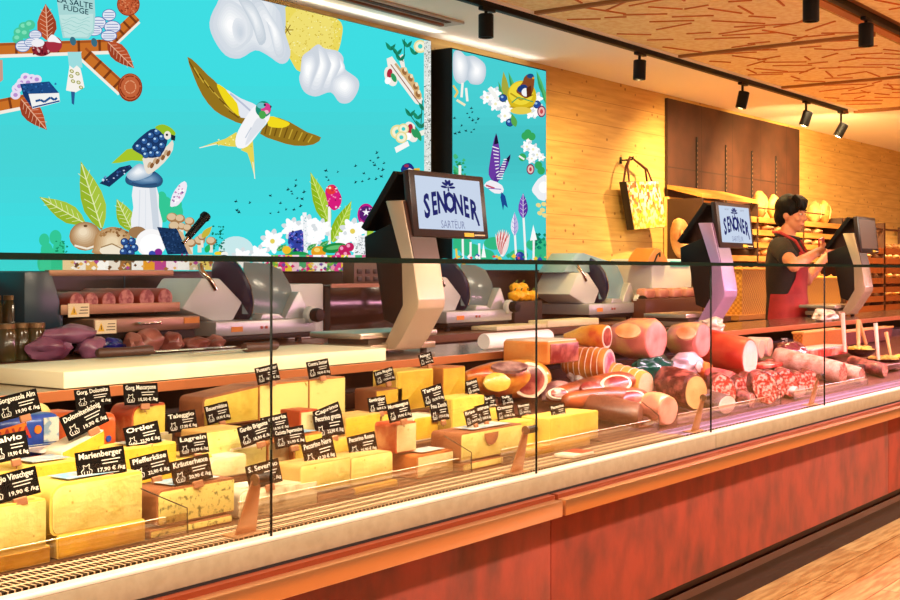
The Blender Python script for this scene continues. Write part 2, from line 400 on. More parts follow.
XD = 3.70
MB().bx(XA, XD, .15, .37, .700, .729).bx(XA, XD, .37, .59, .70, .789).bx(XA, XD, .59, .80, .70, .849).build('stepped_deck', M_tray, t, False)
MB().prism([(.15, .70), (.80, .70), (.80, .859), (.15, .729)], (XD, 0, 0), (0, 1, 0), (0, 0, 1), (XB-XD, 0, 0)).build('sloping_deck', mat('tray_meat', '5e3426', .45, .4), t, False)
MB().bx(XA, XB, .80, .83, .60, .90).build('back_guide', mat('guide_dark', '3a1d12', .5), t, False)
M_work = mat('worktop', 'b9a89a', .16, .9)
t = thing('worktop', 'steel worktop with copper coloured front edge running behind the cheese', 'worktop', (XA, 1.05, .965))
MB().bx(XA, XB, .835, 1.30, .965, .99, .001).build('top', M_work, t, False)
MB().bx(XA, XB, .828, .836, .963, .991, .001).build('front_edge', mat('worktop_edge', 'c07040', .35, .5), t, False)
MB().bx(XA, XB, 1.24, 1.27, 0, .965).bx(XA, XB, .9, 1.24, .05, .1).bx(XA, XB, 1.0, 1.02, .1, .965).build('support', mat('support_dark', '26130d', .6), t, False)
# ------------------------------------------------------------------ glass front
M_glass = glass('front_glass', 'fdfaf4', .22, 0, 0)
M_gedge = mat('glass_edge', '1a1c18', .2)
SE = [at_y(u, 400, 0).x for u in (271.5, 536.5, 711, 824.5)]
xs = [XA+.02]+SE+[SE[3]+1.13, SE[3]+2.26, SE[3]+3.4]
t = CNT
for i in range(7):
    a, b = xs[i]+.002, xs[i+1]-.002
    g_ = MB().bx(a, b, -.0005, .0005, .726, 1.322).build('glass_pane', M_glass, t, False)
    MB().bx(b, b+.0022, -.003, .003, .726, 1.322).build('edge_seal', M_gedge, g_, False)
M_top = glass('top_glass', 'c9e4dc', .8)
g_ = MB().bx(XA, XB, -.01, .20, 1.3260, 1.3270).build('glass_top', M_top, t, False)
MB().bx(XA, XB, -.012, -.006, 1.3215, 1.334).build('front_edge', mat('glass_edge_green', '12231c', .15, 0), g_, False)
MB().bx(XA, XB, .199, .201, 1.3245, 1.3268).build('rear_edge', mat('glass_edge_dark', '140f0c', .2), g_, False)
for x in SE:
    c_ = MB().prism([(-.03, 0), (.034, 0), (.020, .118), (-.008, .122)], (x-.035, .050, .728), (1, 0, 0), (0, -.25, 1), (0, -.004, 0), .0012).build('glass_clamp', mat('clamp_steel', 'b07a55', .4, .6), t); c_['label'] = 'steel clamp plate'
    MB().bx(x-.075, x+.01, .03, .075, .728, .733, .002).build('foot', mat('clamp_foot', 'c89a72', .35, .7), c_)
    MB().tube([(x-.036, .012, .852), (x+.010, .012, .852)], .011, 16).build('knob', M_blk2, c_)
    MB().tube([(x-.040, .012, .852), (x-.036, .012, .852)], .013, 16).build('knob_cap', mat('knob_cap', '8d6a52', .3, .8), c_)
M_low = glass('ledge_glass', 'fdf6ec', .5); M_line = mat('ledge_edge', 'e8cda6', .2)
for i in range(5):
    a, b = xs[i]+.05, xs[i+1]-.10
    l_ = MB().prism([(a, .729), (b, .729), (b, .775), (a, .775)], (0, .155, 0), (1, 0, 0), (0, 0, 1), (0, .002, 0)).build('glass_ledge', M_low, t, False)
    MB().tube([(a, .155, .775), (b-.065, .155, .775)], .0012, 6).build('top_edge', M_line, l_)
    MB().tube([(b-.13, .155, .845), (b-.002, .155, .785), (b, .155, .73)], .0014, 6).build('end_edge', M_gedge, l_)
# case lights: warm LED strip over the cheese, rosy one over the meat
xm = at_y(700, 400, .1).x
area('case_led', ((XA+xm)/2, .04, 1.312), (xm-XA, .03), 34, (1, .93, .74), (math.radians(28), 0, 0))
area('case_led', ((XB+xm)/2, .04, 1.312), (XB-xm, .03), 85, (1, .46, .72), (math.radians(28), 0, 0))
# back counter
M_bk = mat('back_counter', '3a2116', .5); M_bkt = mat('back_counter_top', '6a442e', .4, .2)
t = thing('back_counter', 'dark back counter under the mural carrying the slicers', 'counter', (1.8, 2.35, 0))
MB().bx(1.8, 8.9, 2.06, 2.665, 0, .93).build('cabinet', M_bk, t, False)
MB().bx(1.8, 8.9, 2.03, 2.668, .93, .97, .003).build('top', M_bkt, t, False)
# ================================================================== equipment
M_slv = mat('silver_paint', 'b9c0c4', .35, .5); M_wht = mat('white_enamel', 'ccd4d8', .35); M_chr = mat('chrome', 'd8d0c4', .12, 1)
M_navy = mat('navy_gloss', '16244a', .35); M_board = mat('board_white', 'efe6c4', .45, col2='e6dbb4', scale=5)
M_cork = mat('knife_handle', '3f2218', .5)
def plexi(name, col, mixf):
    if name in MATS: return MATS[name]
    m = bpy.data.materials.new(name); m.use_nodes = True; nt = m.node_tree; nt.nodes.clear(); N = nt.nodes; L = nt.links
    o = N.new('ShaderNodeOutputMaterial'); a = N.new('ShaderNodeBsdfTransparent'); b = N.new('ShaderNodeBsdfPrincipled'); mx = N.new('ShaderNodeMixShader')
    a.inputs['Color'].default_value = (*lin(col), 1); b.inputs['Base Color'].default_value = (*lin(col), 1); b.inputs['Roughness'].default_value = .15
    mx.inputs[0].default_value = mixf; L.new(a.outputs[0], mx.inputs[1]); L.new(b.outputs[0], mx.inputs[2]); L.new(mx.outputs[0], o.inputs['Surface'])
    MATS[name] = m; return m
M_plexi = plexi('guard_grey', '86a2a8', .6); M_film = glass('clear_film', 'fdfaf2', .9, .08)
def slicer(u, v, y, label, sx=1.0, handle=True, tint=M_plexi, roof=False):
    """u,v: pixel of the base's front right corner; local X along the counter"""
    q = at_y(u, v, y); W = .62*sx; x0 = q.x-W; z0 = .972; k = sx
    t = thing('meat_slicer', label, 'slicer', (q.x-W/2, y+.2, z0), 0, 'electric meat slicers')
    X = lambda a: x0+a*k
    Z = lambda a: z0+a*k
    MB().bx(X(.0), X(.60), y+.01, y+.38, Z(.02), Z(.045), .004).build('foot_plate', M_blk2, t)
    for a in (.05, .55):
        for b in (.05, .33): MB().cyl((X(a), y+b, z0-.001), (X(a), y+b, Z(.03)), .016, 14).build('rubber_foot', M_blk, t)
    base = MB().prism([(-.02, .045), (.62, .045), (.62, .085), (.60, .11), (-.02, .11)], (x0, y, z0), (k, 0, 0), (0, 0, k), (0, .40*k, 0), .006).build('base', M_slv, t)
    MB().bx(X(.07), X(.14), y-.002, y, Z(.062), Z(.085)).build('orange_sticker', mat('sticker_orange', 'e08a24', .5), base, False)
    mb = MB()
    for a, c in ((.25, 0), (.28, 0)): mb.bx(X(a), X(a+.013), y-.006, y, Z(.07), Z(.083), .002)
    mb.build('push_button', mat('btn_red', 'a8402c', .4), base)
    MB().prism([(.44, .11), (.62, .11), (.55, .235), (.53, .235)], (x0, y+.03, z0), (k, 0, 0), (0, 0, k), (0, .30*k, 0), .006).build('thickness_plate', M_slv, t)
    kn = MB().lathe([(0, 0), (.040, 0), (.040, .025), (.034, .032), (0, .032)], (X(.575), y+.005, Z(.125)), (0, -1, 0), 28).build('dial_ring', M_wht, t)
    MB().lathe([(0, .03), (.030, .03), (.034, .055), (.030, .075), (0, .078)], (X(.575), y+.005, Z(.125)), (0, -1, 0), 24).build('dial_knob', M_blk2, kn)
    MB().prism([(-.16, .17), (.02, .11), (.14, .11), (.20, .19), (.06, .30), (-.05, .30)], (x0, y+.06, z0), (k, 0, 0), (0, 0, k), (0, .26*k, 0), .010).build('motor_housing', M_wht, t)
    ax = Vector((.92, -.22, .30)).normalized(); c = Vector((X(.24), y+.17, Z(.25)))
    bl = MB().lathe([(0, -.03*k), (.12*k, -.03*k), (.155*k, -.012*k), (.160*k, .0), (.13*k, .010*k), (0, .012*k)], c, ax, 40).build('blade_cover', M_navy, t)
    MB().lathe([(.128*k, .010*k), (.160*k, .002*k), (.163*k, .004*k), (.132*k, .016*k)], c, ax, 40).build('blade_ring', M_chr, bl)
    pts = [(.20, .12), (.52, .10), (.545, .16), (.53, .25), (.48, .325), (.38, .355), (.24, .36)]
    MB().prism(pts, (x0, y+.05, z0+.02), (k, 0, 0), (0, .12, k*.98), (0, .006, 0), .002).build('guard', tint, t)
    MB().prism([(.26, .11), (.42, .11), (.38, .135), (.28, .14)], (x0, y+.01, z0), (k, 0, 0), (0, 0, k), (0, .06, 0), .004).build('carriage', M_slv, t)
    MB().tube([(X(-.02), y+.10, Z(.36)), (X(-.03), y+.08, Z(.33)), (X(.0), y+.06, Z(.29)), (X(.03), y+.06, Z(.25))], .013, 12).build('carriage_arm', M_chr, t)
    if handle:
        h = MB().tube([at_y(183, 243, y+.1), at_y(206, 216, y+.1)], .009, 10).build('handle', M_chr, t)
        MB().tube([at_y(188, 237, y+.1), at_y(203, 219.5, y+.1), at_y(204.5, 217.5, y+.1), at_y(206.5, 215, y+.1)], [.016, .018, .024, .022], 14).build('grip', M_blk2, h)
    if roof:
        MB().prism([(-.14, .30), (.02, .42), (.10, .42), (.52, .36), (.56, .31), (.1, .30)], (x0, y+.12, z0), (k, 0, 0), (0, 0, k), (0, .2, 0), .01).build('hood', mat('hood_grey', '7fa4b4', .35), t)
    return t
slicer(316, 331, 2.16, 'white meat slicer with navy blade cover, right of the sausage rack')
slicer(512, 322, 2.20, 'meat slicer with rounded grey guard behind the nearest register arm', 1.0, False)
slicer(640, 318, 2.22, 'large blue-grey hooded meat slicer on the cream boards below the shopping bag', 1.08, False, plexi('guard_blue', '8fbccc', .65), True)
# fourth machine: orange-hooded, only its top shows
q = at_y(641, 262, 2.35)
t = thing('bread_slicer', 'white machine with a rounded orange hood below the shopping bag', 'machine', (q.x, 2.4, .972))
MB().bx(q.x-.02, q.x+.62, 2.25, 2.6, .972, 1.395, .02).build('body', M_wht, t)
MB().prism([(-.17, 0), (.19, 0), (.15, .05), (.05, .115), (-.03, .12), (-.12, .05)], (q.x-.0, 2.22, q.z-.02), (1, 0, 0), (0, 0, 1), (0, .16, 0), .01).build('hood', mat('hood_orange', 'c07a38', .4), t)
MB().tube([(q.x-.06, 2.215, q.z-.01), (q.x-.04, 2.20, q.z+.05), (q.x, 2.20, q.z+.065), (q.x+.03, 2.215, q.z+.04)], .006, 8).build('handle', M_blk2, t)
MB().bx(q.x+.26, q.x+.56, 2.245, 2.25, 1.34, 1.38).build('window', mat('machine_teal', '4fb9c4', .2), t)
# sausage rack at the left
y = 2.22
def X_(u, yy=None): return at_y(u, 300, yy or y).x
def Z_(u, v, yy=None): return at_y(u, v, yy or y).z
zt, zb, zl = Z_(110, 273), Z_(110, 305), Z_(110, 312)
M_rail = mat('rail_bronze', '9c7358', .4, .5); M_side = mat('rack_side', '1d3442', .3)
t = thing('sausage_rack', 'bronze two-shelf rack with dark blue side panel and warning stickers', 'rack', (X_(120), 2.4, .972))
xa, xb = X_(60), X_(179)
MB().prism([(-.16, zl-.06), (-.16, zt+.005), (-.04, zt+.005), (.0, zt-.11), (.0, zl-.06)], (xa, y, 0), (1, 0, 0), (0, 0, 1), (0, .36, 0), .004).build('side_panel', M_side, t)
MB().bx(xa-.05, xb-.03, y+.0, y+.03, zt-.012, zt+.012, .002).build('top_rail', M_rail, t)
sh = MB().bx(xa, xb, y, y+.36, zb-.03, zb-.022).bx(xa, xb, y-.006, y, zb-.034, zb+.005, .001).build('shelf', M_rail, t)
M_paper = mat('sticker_paper', 'e8d8b4', .6); M_yel = mat('sticker_yellow', 'e8b81e', .5); M_txt = mat('print_dark', '3a241a', .7)
def warn(x0, x1, z0, z1, yy, par):
    s_ = MB().bx(x0, x1, yy-.002, yy, z0, z1).build('warning_sticker', M_paper, par, False)
    w_ = x1-x0; h = z1-z0
    mb = MB(); mb.face([(x0+w_*.1, yy-.003, z0+h*.18), (x0+w_*.42, yy-.003, z0+h*.18), (x0+w_*.26, yy-.003, z0+h*.82)]); mb.mi = 1
    mb.face([(x0+w_*.25, yy-.0035, z0+h*.3), (x0+w_*.29, yy-.0035, z0+h*.3), (x0+w_*.28, yy-.0035, z0+h*.62), (x0+w_*.24, yy-.0035, z0+h*.62)])
    for k in range(3): mb.bx(x0+w_*(.5+.04*k), x1-w_*.07, yy-.0032, yy-.003, z0+h*(.25+.22*k), z0+h*(.31+.22*k))
    mb.build('warning_print', [M_yel, M_txt], s_, False)
warn(X_(67), X_(88), Z_(77, 317), Z_(77, 303.5), y-.006, t)
MB().bx(xa, xa+.02, y+.01, y+.35, .972, zl).build('post', M_side, t); MB().bx(xb-.006, xb, y+.355, y+.36, .972, zt).build('post', M_side, t)
dz0, dz1 = Z_(150, 331, 2.12), Z_(150, 317.5, 2.12)
d_ = MB().bx(X_(94, 2.12), X_(200, 2.12), 2.12, 2.5, dz0, dz1, .003).build('drawer', mat('drawer_steel', '8d6c58', .35, .6), t)
MB().tube([(X_(139, 2.1), 2.12, dz1-.022), (X_(139, 2.1), 2.095, dz1-.022), (X_(160, 2.1), 2.095, dz1-.022), (X_(160, 2.1), 2.12, dz1-.022)], .006, 10).build('handle', M_chr, d_)
MB().bx(X_(184, 2.12), X_(199, 2.12), 2.117, 2.12, dz1-.03, dz1-.006).build('orange_label', mat('sticker_orange', 'e08a24', .5), d_, False)
warn(X_(95, 2.12), X_(116, 2.12), dz0-.002, dz1-.004, 2.119, t)
MB().bx(X_(94, 2.12)+.01, X_(200, 2.12)-.01, 2.14, 2.48, .972, dz0).build('drawer_stand', M_blk2, t)
M_saus = mat('salami_red', 'a5412f', .4, col2='8a2c22', scale=14); M_sface = mat('salami_face', 'bf7a6c', .4, col2='8f3a36', scale=40, lo=.42, hi=.58)
SL = ['dark salami roll at the left end of the rack shelf', 'dark salami roll second from the left on the rack shelf', 'dim red salami roll in the middle of the rack shelf',
      'cut salami roll with pink face, third from the right on the rack', 'cut salami roll with pink face, second from the right on the rack', 'round red salami roll at the right end of the rack shelf']
for k, u in enumerate((80, 96, 112, 131, 150, 170)):
    r = .043 if k > 2 else .037; x = X_(u); z = zb-.021+r; t2 = thing('salami_roll', SL[k], 'salami', (x, y+.1, zb-.0215), 0, 'salami rolls on the rack')
    MB().lathe([(0, 0), (r*.92, 0), (r, .006), (r, .26), (r*.6, .30), (0, .305)], (x, y+.02+.01*(k % 2), z), (0.0, 1, 0), 26).build('casing', M_saus, t2)
    MB().lathe([(0, -.0015), (r*.88, -.0015), (r*.88, .001), (0, .001)], (x, y+.02+.01*(k % 2), z), (0, 1, 0), 26).build('cut_face', M_sface, t2)
M_vac = [mat('vac_meat_a', '8d5a78', .3, col2='6b3450', scale=9), mat('vac_meat_b', 'a2665c', .3, col2='7a3a34', scale=9)]
VL = ['purple vacuum-packed meat at the left behind the cutting board', 'lumpy mauve vacuum pack beside the blue pack', 'flat mauve vacuum pack lying over the other packs', 'pink meat pack right of the blue pack',
      'pinkish brown meat pack below the drawer', 'red meat piece below the drawer end', 'meat pack behind the knife blade', 'brown meat piece under the first slicer']
for k, (u, v, w, h, m) in enumerate(((50, 342, .13, .045, 0), (92, 345, .10, .04, 0), (70, 334, .17, .035, 0), (133, 342, .05, .045, 1), (148, 340, .09, .05, 1), (172, 344, .08, .04, 1), (196, 346, .09, .03, 1), (215, 346, .06, .03, 1))):
    yy = 2.085; c = at_y(u, v, yy); zc = max(.972+h*.8, c.z) if k == 2 else .972+h*.9
    o = MB().blob((c.x, yy, zc), (w*.7, .045, h), None, 3, .35, k+2).build('meat_pack', M_vac[m]); tag(o, VL[k], 'meat pack', 'meat packs behind the cutting board')
c = at_y(112, 343, 2.06); o = MB().blob((c.x, 2.06, 1.005), (.06, .03, .032), None, 3, .5, 9).build('foil_pack', mat('blue_foil', '1c1f86', .25, col2='0c0c3c', scale=12)); tag(o, 'crumpled royal blue foil pack among the meat packs', 'foil pack')
# jars at the far left, built in place of a reflection in the glass
for k, (u, yy) in enumerate(((6, 2.12), (21, 2.15), (36, 2.12), (-8, 2.32), (12, 2.32))):
    x = at_y(u, 320, yy).x; t2 = thing('reflection_jar', ['dark jar built for a reflection, left edge of the back counter', 'dim olive jar built for a reflection, second from the left edge', 'dim jar built for a reflection, beside the blue rack panel', 'tall brown jar built for a reflection, behind at the left edge', 'tall dark jar built for a reflection, behind, next to the rack panel'][k], 'jar', (x, yy, .972), 0, 'jars built for a reflection')
    hh = .12 if k < 3 else .22
    MB().lathe([(0, .001), (.036, .001), (.038, .01), (.038, hh-.02), (.030, hh), (0, hh)], (x, yy, .972), (0, 0, 1), 20).build('jar_body', mat('jar_brown', '4b3420', .15, col2='3a3a1c', scale=9), t2)
    MB().lathe([(0, hh), (.033, hh), (.033, hh+.018), (0, hh+.02)], (x, yy, .972), (0, 0, 1), 20).build('lid', mat('jar_lid', '7a5838', .4, .5), t2)
# white box and dark machine behind the first register
a, b = at_y(288, 330, 2.34), at_y(321, 330, 2.34)
t = thing('white_case', 'plain white box standing between first slicer and dark glass machine', 'box', ((a.x+b.x)/2, 2.42, .972))
MB().bx(a.x, b.x+.02, 2.34, 2.5, .972, at_y(300, 284, 2.34).z, .008).build('body', M_wht, t); MB().bx(a.x+.01, b.x+.01, 2.345, 2.49, .9715, .985).build('base', M_bkt, t)
c, d = at_y(321, 330, 2.3), at_y(404, 330, 2.3)
t = thing('vacuum_machine', 'dark glass-fronted machine with a row of buttons behind the scale', 'machine', ((c.x+d.x)/2, 2.45, .972))
zt = at_y(360, 285, 2.3).z
MB().bx(c.x+.07, d.x, 2.30, 2.62, .972, zt, .004).build('body', mat('machine_dark', '241511', .12), t)
MB().bx(c.x+.07, d.x, 2.293, 2.30, zt-.012, zt+.008).build('top_rail', M_rail, t)
e = at_y(344, 270, 2.38); f = at_y(402, 270, 2.38); hd = MB().bx(e.x+.08, f.x, 2.38, 2.46, zt+.008, at_y(370, 262, 2.38).z, .003).build('control_head', mat('machine_grey', '5a4438', .4), t)
mb = MB(); n = 6
for k in range(n):
    xk = e.x+.08+(f.x-e.x-.08)*(k+.6)/n
    for zz in (zt+.03, zt+.07): mb.bx(xk-.018, xk+.018, 2.374, 2.38, zz-.013, zz+.013, .003)
mb.build('button', mat('button_dark', '1a0f0c', .4), hd)
# cutting boards
bA = at_z(64, 372, 1.037); bB = at_z(383, 347.5, 1.037)
o = MB().bx(bA.x, bB.x, .85, 1.225, .9915, 1.037, .005).build('cutting_board', M_board); tag(o, 'big cream cutting board on the worktop behind the cheeses', 'cutting board')
for k, (u0, u1, vt, vb, yy, dd, lab) in enumerate(((548, 599, 314, 323, 2.035, .20, 'cream cutting board in front of the hooded slicer'), (497, 552, 316, 321, 2.04, .24, 'thin cream board left of the hooded slicer, partly behind its neighbour'))):
    a, b = at_y(u0, 310, yy), at_y(u1, 310, yy); o = MB().bx(a.x, b.x-(0 if k == 0 else .06), yy, yy+dd-.06, .972, 1.012 if k == 0 else .995, .004).build('cutting_board', M_board); tag(o, lab, 'cutting board')
# knives
def knife(p, q, hl, lab, w=.045):
    p, q = Vector(p), Vector(q); d = (q-p).normalized(); n = Vector((-d.y, d.x, 0)); p = p+Vector((0, 0, 0))
    t = thing('kitchen_knife', lab, 'knife', p, 0, 'knives on the cutting board')
    MB().tube([p+Vector((0, 0, .0175)), p+d*.01+Vector((0, 0, .0175)), p+d*hl*.5+Vector((0, 0, .0165)), p+d*hl*.93+Vector((0, 0, .0175)), p+d*hl+Vector((0, 0, .0175))], [.011, .016, .0145, .0165, .013], 12).build('handle', M_cork, t)
    L_ = (q-p).length
    MB().prism([(hl, -w*.42), (L_*.8, -w*.42), (L_, w*.1), (L_*.97, w*.3), (hl, w*.42)], p+Vector((0, 0, .012)), d, n, (0, 0, .003)).build('blade', mat('knife_blade', 'cfe0dc', .12, .9), t, False)
dn = Vector((0, 0, -.0165))
knife(at_z(97, 353.5, 1.054)+dn, at_z(237, 345.5, 1.054)+dn, .20, 'long knife lying along the back of the cutting board, handle to the left')
k1 = at_z(277, 345.5, 1.054)+dn; knife(k1, at_z(188, 352, 1.054)+dn, .16, 'knife with brown handle pointing left, lying at the middle of the board', .035)
# white paper roll & fruit & packs
a = at_y(492, 337, .90); b = at_y(556, 335, .90)
o = MB().lathe([(0, 0), (.030, 0), (.032, .004), (.032, b.x-a.x-.004), (.030, b.x-a.x), (0, b.x-a.x)], (a.x, .94, 1.0235), (1, 0, 0), 22).build('paper_roll', mat('paper_white', 'e6e0e4', .5)); tag(o, 'white paper roll lying on the worktop behind the square speck', 'paper roll')
q = at_y(517, 295, 2.45); t = thing('fruit_crate', 'dark crate holding yellow peppers between two slicers', 'crate', (q.x, 2.45, .972))
MB().bx(q.x-.16, q.x+.16, 2.36, 2.6, .972, 1.12, .01).build('crate', mat('crate_dark', '2b1812', .6), t)
PL = ['yellow pepper at the left of the dark crate', 'yellow pepper second from the left in the dark crate', 'yellow pepper at the right in the dark crate', 'orange yellow pepper at the far right of the crate', 'upper yellow pepper on the left of the heap', 'upper yellow pepper on the right of the heap']
for k, (a, b) in enumerate(((-.11, 0), (-.04, 0), (.03, 0), (.10, 0), (-.05, 1), (.03, 1))):
    t2 = thing('yellow_pepper', PL[k], 'pepper', (q.x+a, 2.40, 1.121), 0, 'yellow peppers in the crate')
    MB().blob((q.x+a, 2.40+.03*b, 1.152+.048*b), (.042, .036, .032), None, 3, .25, k).build('fruit', mat('pepper_yellow', 'f0b21e', .3), t2)
    MB().tube([(q.x+a, 2.40+.03*b, 1.18+.048*b), (q.x+a+.01, 2.39+.03*b, 1.20+.048*b)], .005, 6).build('stem', mat('stem_green', '5a7a2c', .5), t2)
q0, q1 = at_y(643, 299, 2.15), at_y(700, 299, 2.15)
o = MB().bx(q0.x, q1.x, 2.13, 2.24, .972, q0.z, .006).build('display_riser', mat('riser_brown', '5a3426', .4)); tag(o, 'brown riser on the back counter carrying pink wrapped packs', 'riser')
for k in range(4):
    x = q0.x+(q1.x-q0.x)*(k+.5)/4.2; t2 = thing('wrapped_pack', ['pink wrapped pack at the left end of the riser', 'pink wrapped pack, second on the riser', 'pink wrapped pack, third on the riser', 'pink wrapped pack at the right end of the riser'][k], 'meat pack', (x, 2.18, q0.z), 0, 'wrapped packs on the riser')
    MB().box((x, 2.185, q0.z+.036), (.15, .08, .07), None, .02, 3).build('pack', mat('pack_pink', 'd79a86', .3, col2='b66a5a', scale=7), t2)
    MB().bx(x-.05, x+.05, 2.15, 2.2, q0.z+.0715, q0.z+.0725).build('top_label', mat('pack_label', 'ecd9c4', .5), t2)
def crumple(u, v, y, z, w, h, lab, name, m, sd):
    c = at_y(u, v, y); o = MB().blob((c.x, y, z+h*.75), (w, .06, h), None, 4, .6, sd).build(name, m); tag(o, lab, 'plastic bag'); return o
M_plas = mat('plastic_white', 'e6d8cc', .25, col2='b8a398', scale=30)
crumple(712, 324, .90, .9915, .08, .04, 'crumpled clear plastic bag below the middle register arm', 'plastic_bag', M_plas, 3)
crumple(824, 323, .905, .9915, .13, .042, 'crumpled white plastic bags in front of the far register', 'plastic_bag', M_plas, 5)
# ------------------------------------------------------------------ registers
M_scr = glow('screen_white', 'c9d6ea', 1.0); M_logo = glow('logo_navy', '26286a', 1.0); M_bez = mat('bezel_brown', '2e1712', .35)
def logo(par, O, ux, uz, w, h):
    mb = MB(); o = O
    lets = 'SENONER'; xs_ = [-.365, -.250, -.133, -.008, .123, .245, .365]; wd = [.12, .10, .118, .122, .118, .10, .12]
    tops = [.15, .20, .225, .225, .20, .16, .10]; bots = [-.29, -.225, -.18, -.165, -.19, -.235, -.29]
    for i, ch in enumerate(lets):
        cen, hh, sl = (tops[i]+bots[i])/2, tops[i]-bots[i], [.45, .35, .2, 0, -.2, -.35, -.45][i]
        def fn(a, b, i=i, cen=cen, hh=hh, sl=sl):
            X, Y = a*wd[i]/.62, b*hh/.72
            return ((xs_[i]+X)*w, (cen+Y+X*sl)*h)
        add_text(mb, ch, 1.0, o, ux, uz, 'CENTER', .036, fn)
    mb.face([o+ux*a*w+uz*b*h for a, b in ((.375, -.16), (.395, -.15), (.445, -.37), (.415, -.38))])
    for a in (-80, -50, -17, 17, 50, 80):
        r = math.radians(a); c = Vector((math.sin(r)*.064, math.cos(r)*.12)); pt = []
        for k in range(10):
            f = 2*PI*k/10; e = Vector((math.cos(f)*.024, math.sin(f)*.052)); e = Vector((e.x*math.cos(-r)-e.y*math.sin(-r), e.x*math.sin(-r)+e.y*math.cos(-r)))
            pt.append(o+ux*((-.015+c.x+e.x)*w)+uz*((.325+c.y+e.y)*h))
        mb.face(pt)
    mb.face([o+ux*(-.015+a)*w+uz*b*h for a, b in ((-.012, .265), (.012, .265), (.010, .36), (-.010, .36))])
    mb.build('logo', M_logo, par, False)
    mb = MB(); add_text(mb, 'SARTËUR', h*.21, o-uz*h*.385+ux*w*.01, ux, uz, 'CENTER', 0, None, w*.37); mb.build('small_print', glow('logo_grey', '8088ae', 1.0), par, False)
def register(uTL, label, armcol, lit=True, sw=.484, ins=0.0, tiny=False):
    t0, b0 = .978, .95; zT, zB = 1.683, 1.433
    xl = at_y(uTL, 200, t0).x; xr = xl+sw
    t = thing('register_scale', label, 'register', (xl+.2, 1.1, .99), 0, 'shop scales with customer screens')
    ux = Vector((1, 0, 0)); uz = Vector((0, t0-b0, zT-zB)); H_ = uz.length; uz.normalize(); n = Vector((0, -uz.z, uz.y))
    O = Vector(((xl+xr)/2, (t0+b0)/2, (zT+zB)/2)); R = Matrix((ux, -n, uz)).transposed()
    sc = MB().box(O-n*.015, (sw, .03, H_), R, .005).build('customer_screen', M_bez, t)
    pn = MB().box(O+n*.0008+uz*.004, (sw*.86, .002, H_*.80), R).build('display', M_scr if lit else mat('screen_off', '6e5146', .3), sc, False)
    MB().box(O+n*.0012+ux*sw*.22-uz*H_*.45, (sw*.13, .002, H_*.06), R).build('yellow_label', M_yel, sc, False)
    MB().box(O+n*.0012+ux*sw*.37-uz*H_*.45, (sw*.14, .002, H_*.02), R).build('white_label', M_paper, sc, False)
    if lit: logo(sc, O+n*.0025, ux, uz, sw*.86, H_*.80)
    if tiny:
        mb = MB()
        for a in (-.28, 0, .28): add_text(mb, 'SENONER', .012, O+n*.0025+ux*sw*a*.8+uz*H_*.34, ux, uz)
        mb.build('icon', glow('icon_grey', '8a8aa0', 1.0), sc, False)
    # arm: > shaped in the y-z plane
    ax0, ax1 = xl-.018, xl+.146
    ml = mat('arm_'+armcol, armcol, .35, .45)
    prof = [(1.075, 1.567), (.993, 1.567), (.941, 1.343), (.914, 1.20), (.918, 1.165), (.999, 1.045), (1.03, 1.01), (1.30, 1.01), (1.30, 1.03), (1.07, 1.03), (.984, 1.175), (.989, 1.344)]
    MB().prism(prof, (ax0, 0, 0), (0, 1, 0), (0, 0, 1), (ax1-ax0, 0, 0), .005).build('arm', ml, t)
    MB().prism([(.992, 1.563), (.9395, 1.343), (.9365, 1.343), (.989, 1.563)], (ax0+.004, 0, 0), (0, 1, 0), (0, 0, 1), (ax1-ax0-.008, 0, 0)).build('front_shade', mat('arm_shade_brown', '4c2615', .45) if armcol != 'b394c2' else mat('arm_shade_violet', '7a5a84', .4), t)  # thin added sheet, puts shade on the upper arm front as a darker colour
    MB().bx(ax0-.10, ax1+.13, 1.06, 1.30, 1.004, 1.03, .004).build('base', mat('scale_base', 'a58c74', .35, .6), t)
    pl = MB().bx(ax0-.14, ax1+.16, 1.075, 1.33, 1.052, 1.074, .004).build('weighing_plate', M_steel, t)
    MB().bx(ax0-.08, ax1+.10, 1.09, 1.29, 1.03, 1.052).build('plate_support', mat('plate_support', '4a382c', .5), pl)
    for xx in (ax0-.07, ax1+.09):
        for yy in (1.09, 1.28): MB().cyl((xx, yy, .9905), (xx, yy, 1.008), .014, 12).build('rubber_foot', M_blk2, t)
    # staff screen leaning back, printer below it
    MB().prism([(1.02, 1.665), (1.045, 1.68), (1.205, 1.47), (1.18, 1.455)], (ax0+.01, 0, 0), (0, 1, 0), (0, 0, 1), (.40, 0, 0), .004).build('staff_screen', M_blk2, t)
    MB().prism([(.995, 1.345), (1.025, 1.47), (1.045, 1.485), (1.185, 1.435), (1.18, 1.345)], (ax0+.008, 0, 0), (0, 1, 0), (0, 0, 1), (.14, 0, 0), .005).build('printer', M_blk2, t)
    MB().prism([(.99, 1.20), (.995, 1.345), (1.13, 1.345), (1.09, 1.12), (1.03, 1.10)], (ax0+.008, 0, 0), (0, 1, 0), (0, 0, 1), (.13, 0, 0), .005).build('cable_cover', M_blk2, t)
    MB().tube([(ax0+.08, 1.03, 1.55), (ax0+.1, .985, 1.57)], .02, 10).build('hinge', M_blk, t)
    return t
register(408.3, 'register with lit white screen and beige steel arm, nearest the cheeses', 'cbb59c')
register(715.5, 'register with lit white screen, violet light put into its arm colour, before brown panel', 'b394c2', True, .46, 0, True)  # arm colour carries the violet light that falls on it
register(857, 'register with dark blank screen beside the shop assistant', 'b39f86', False, .38)
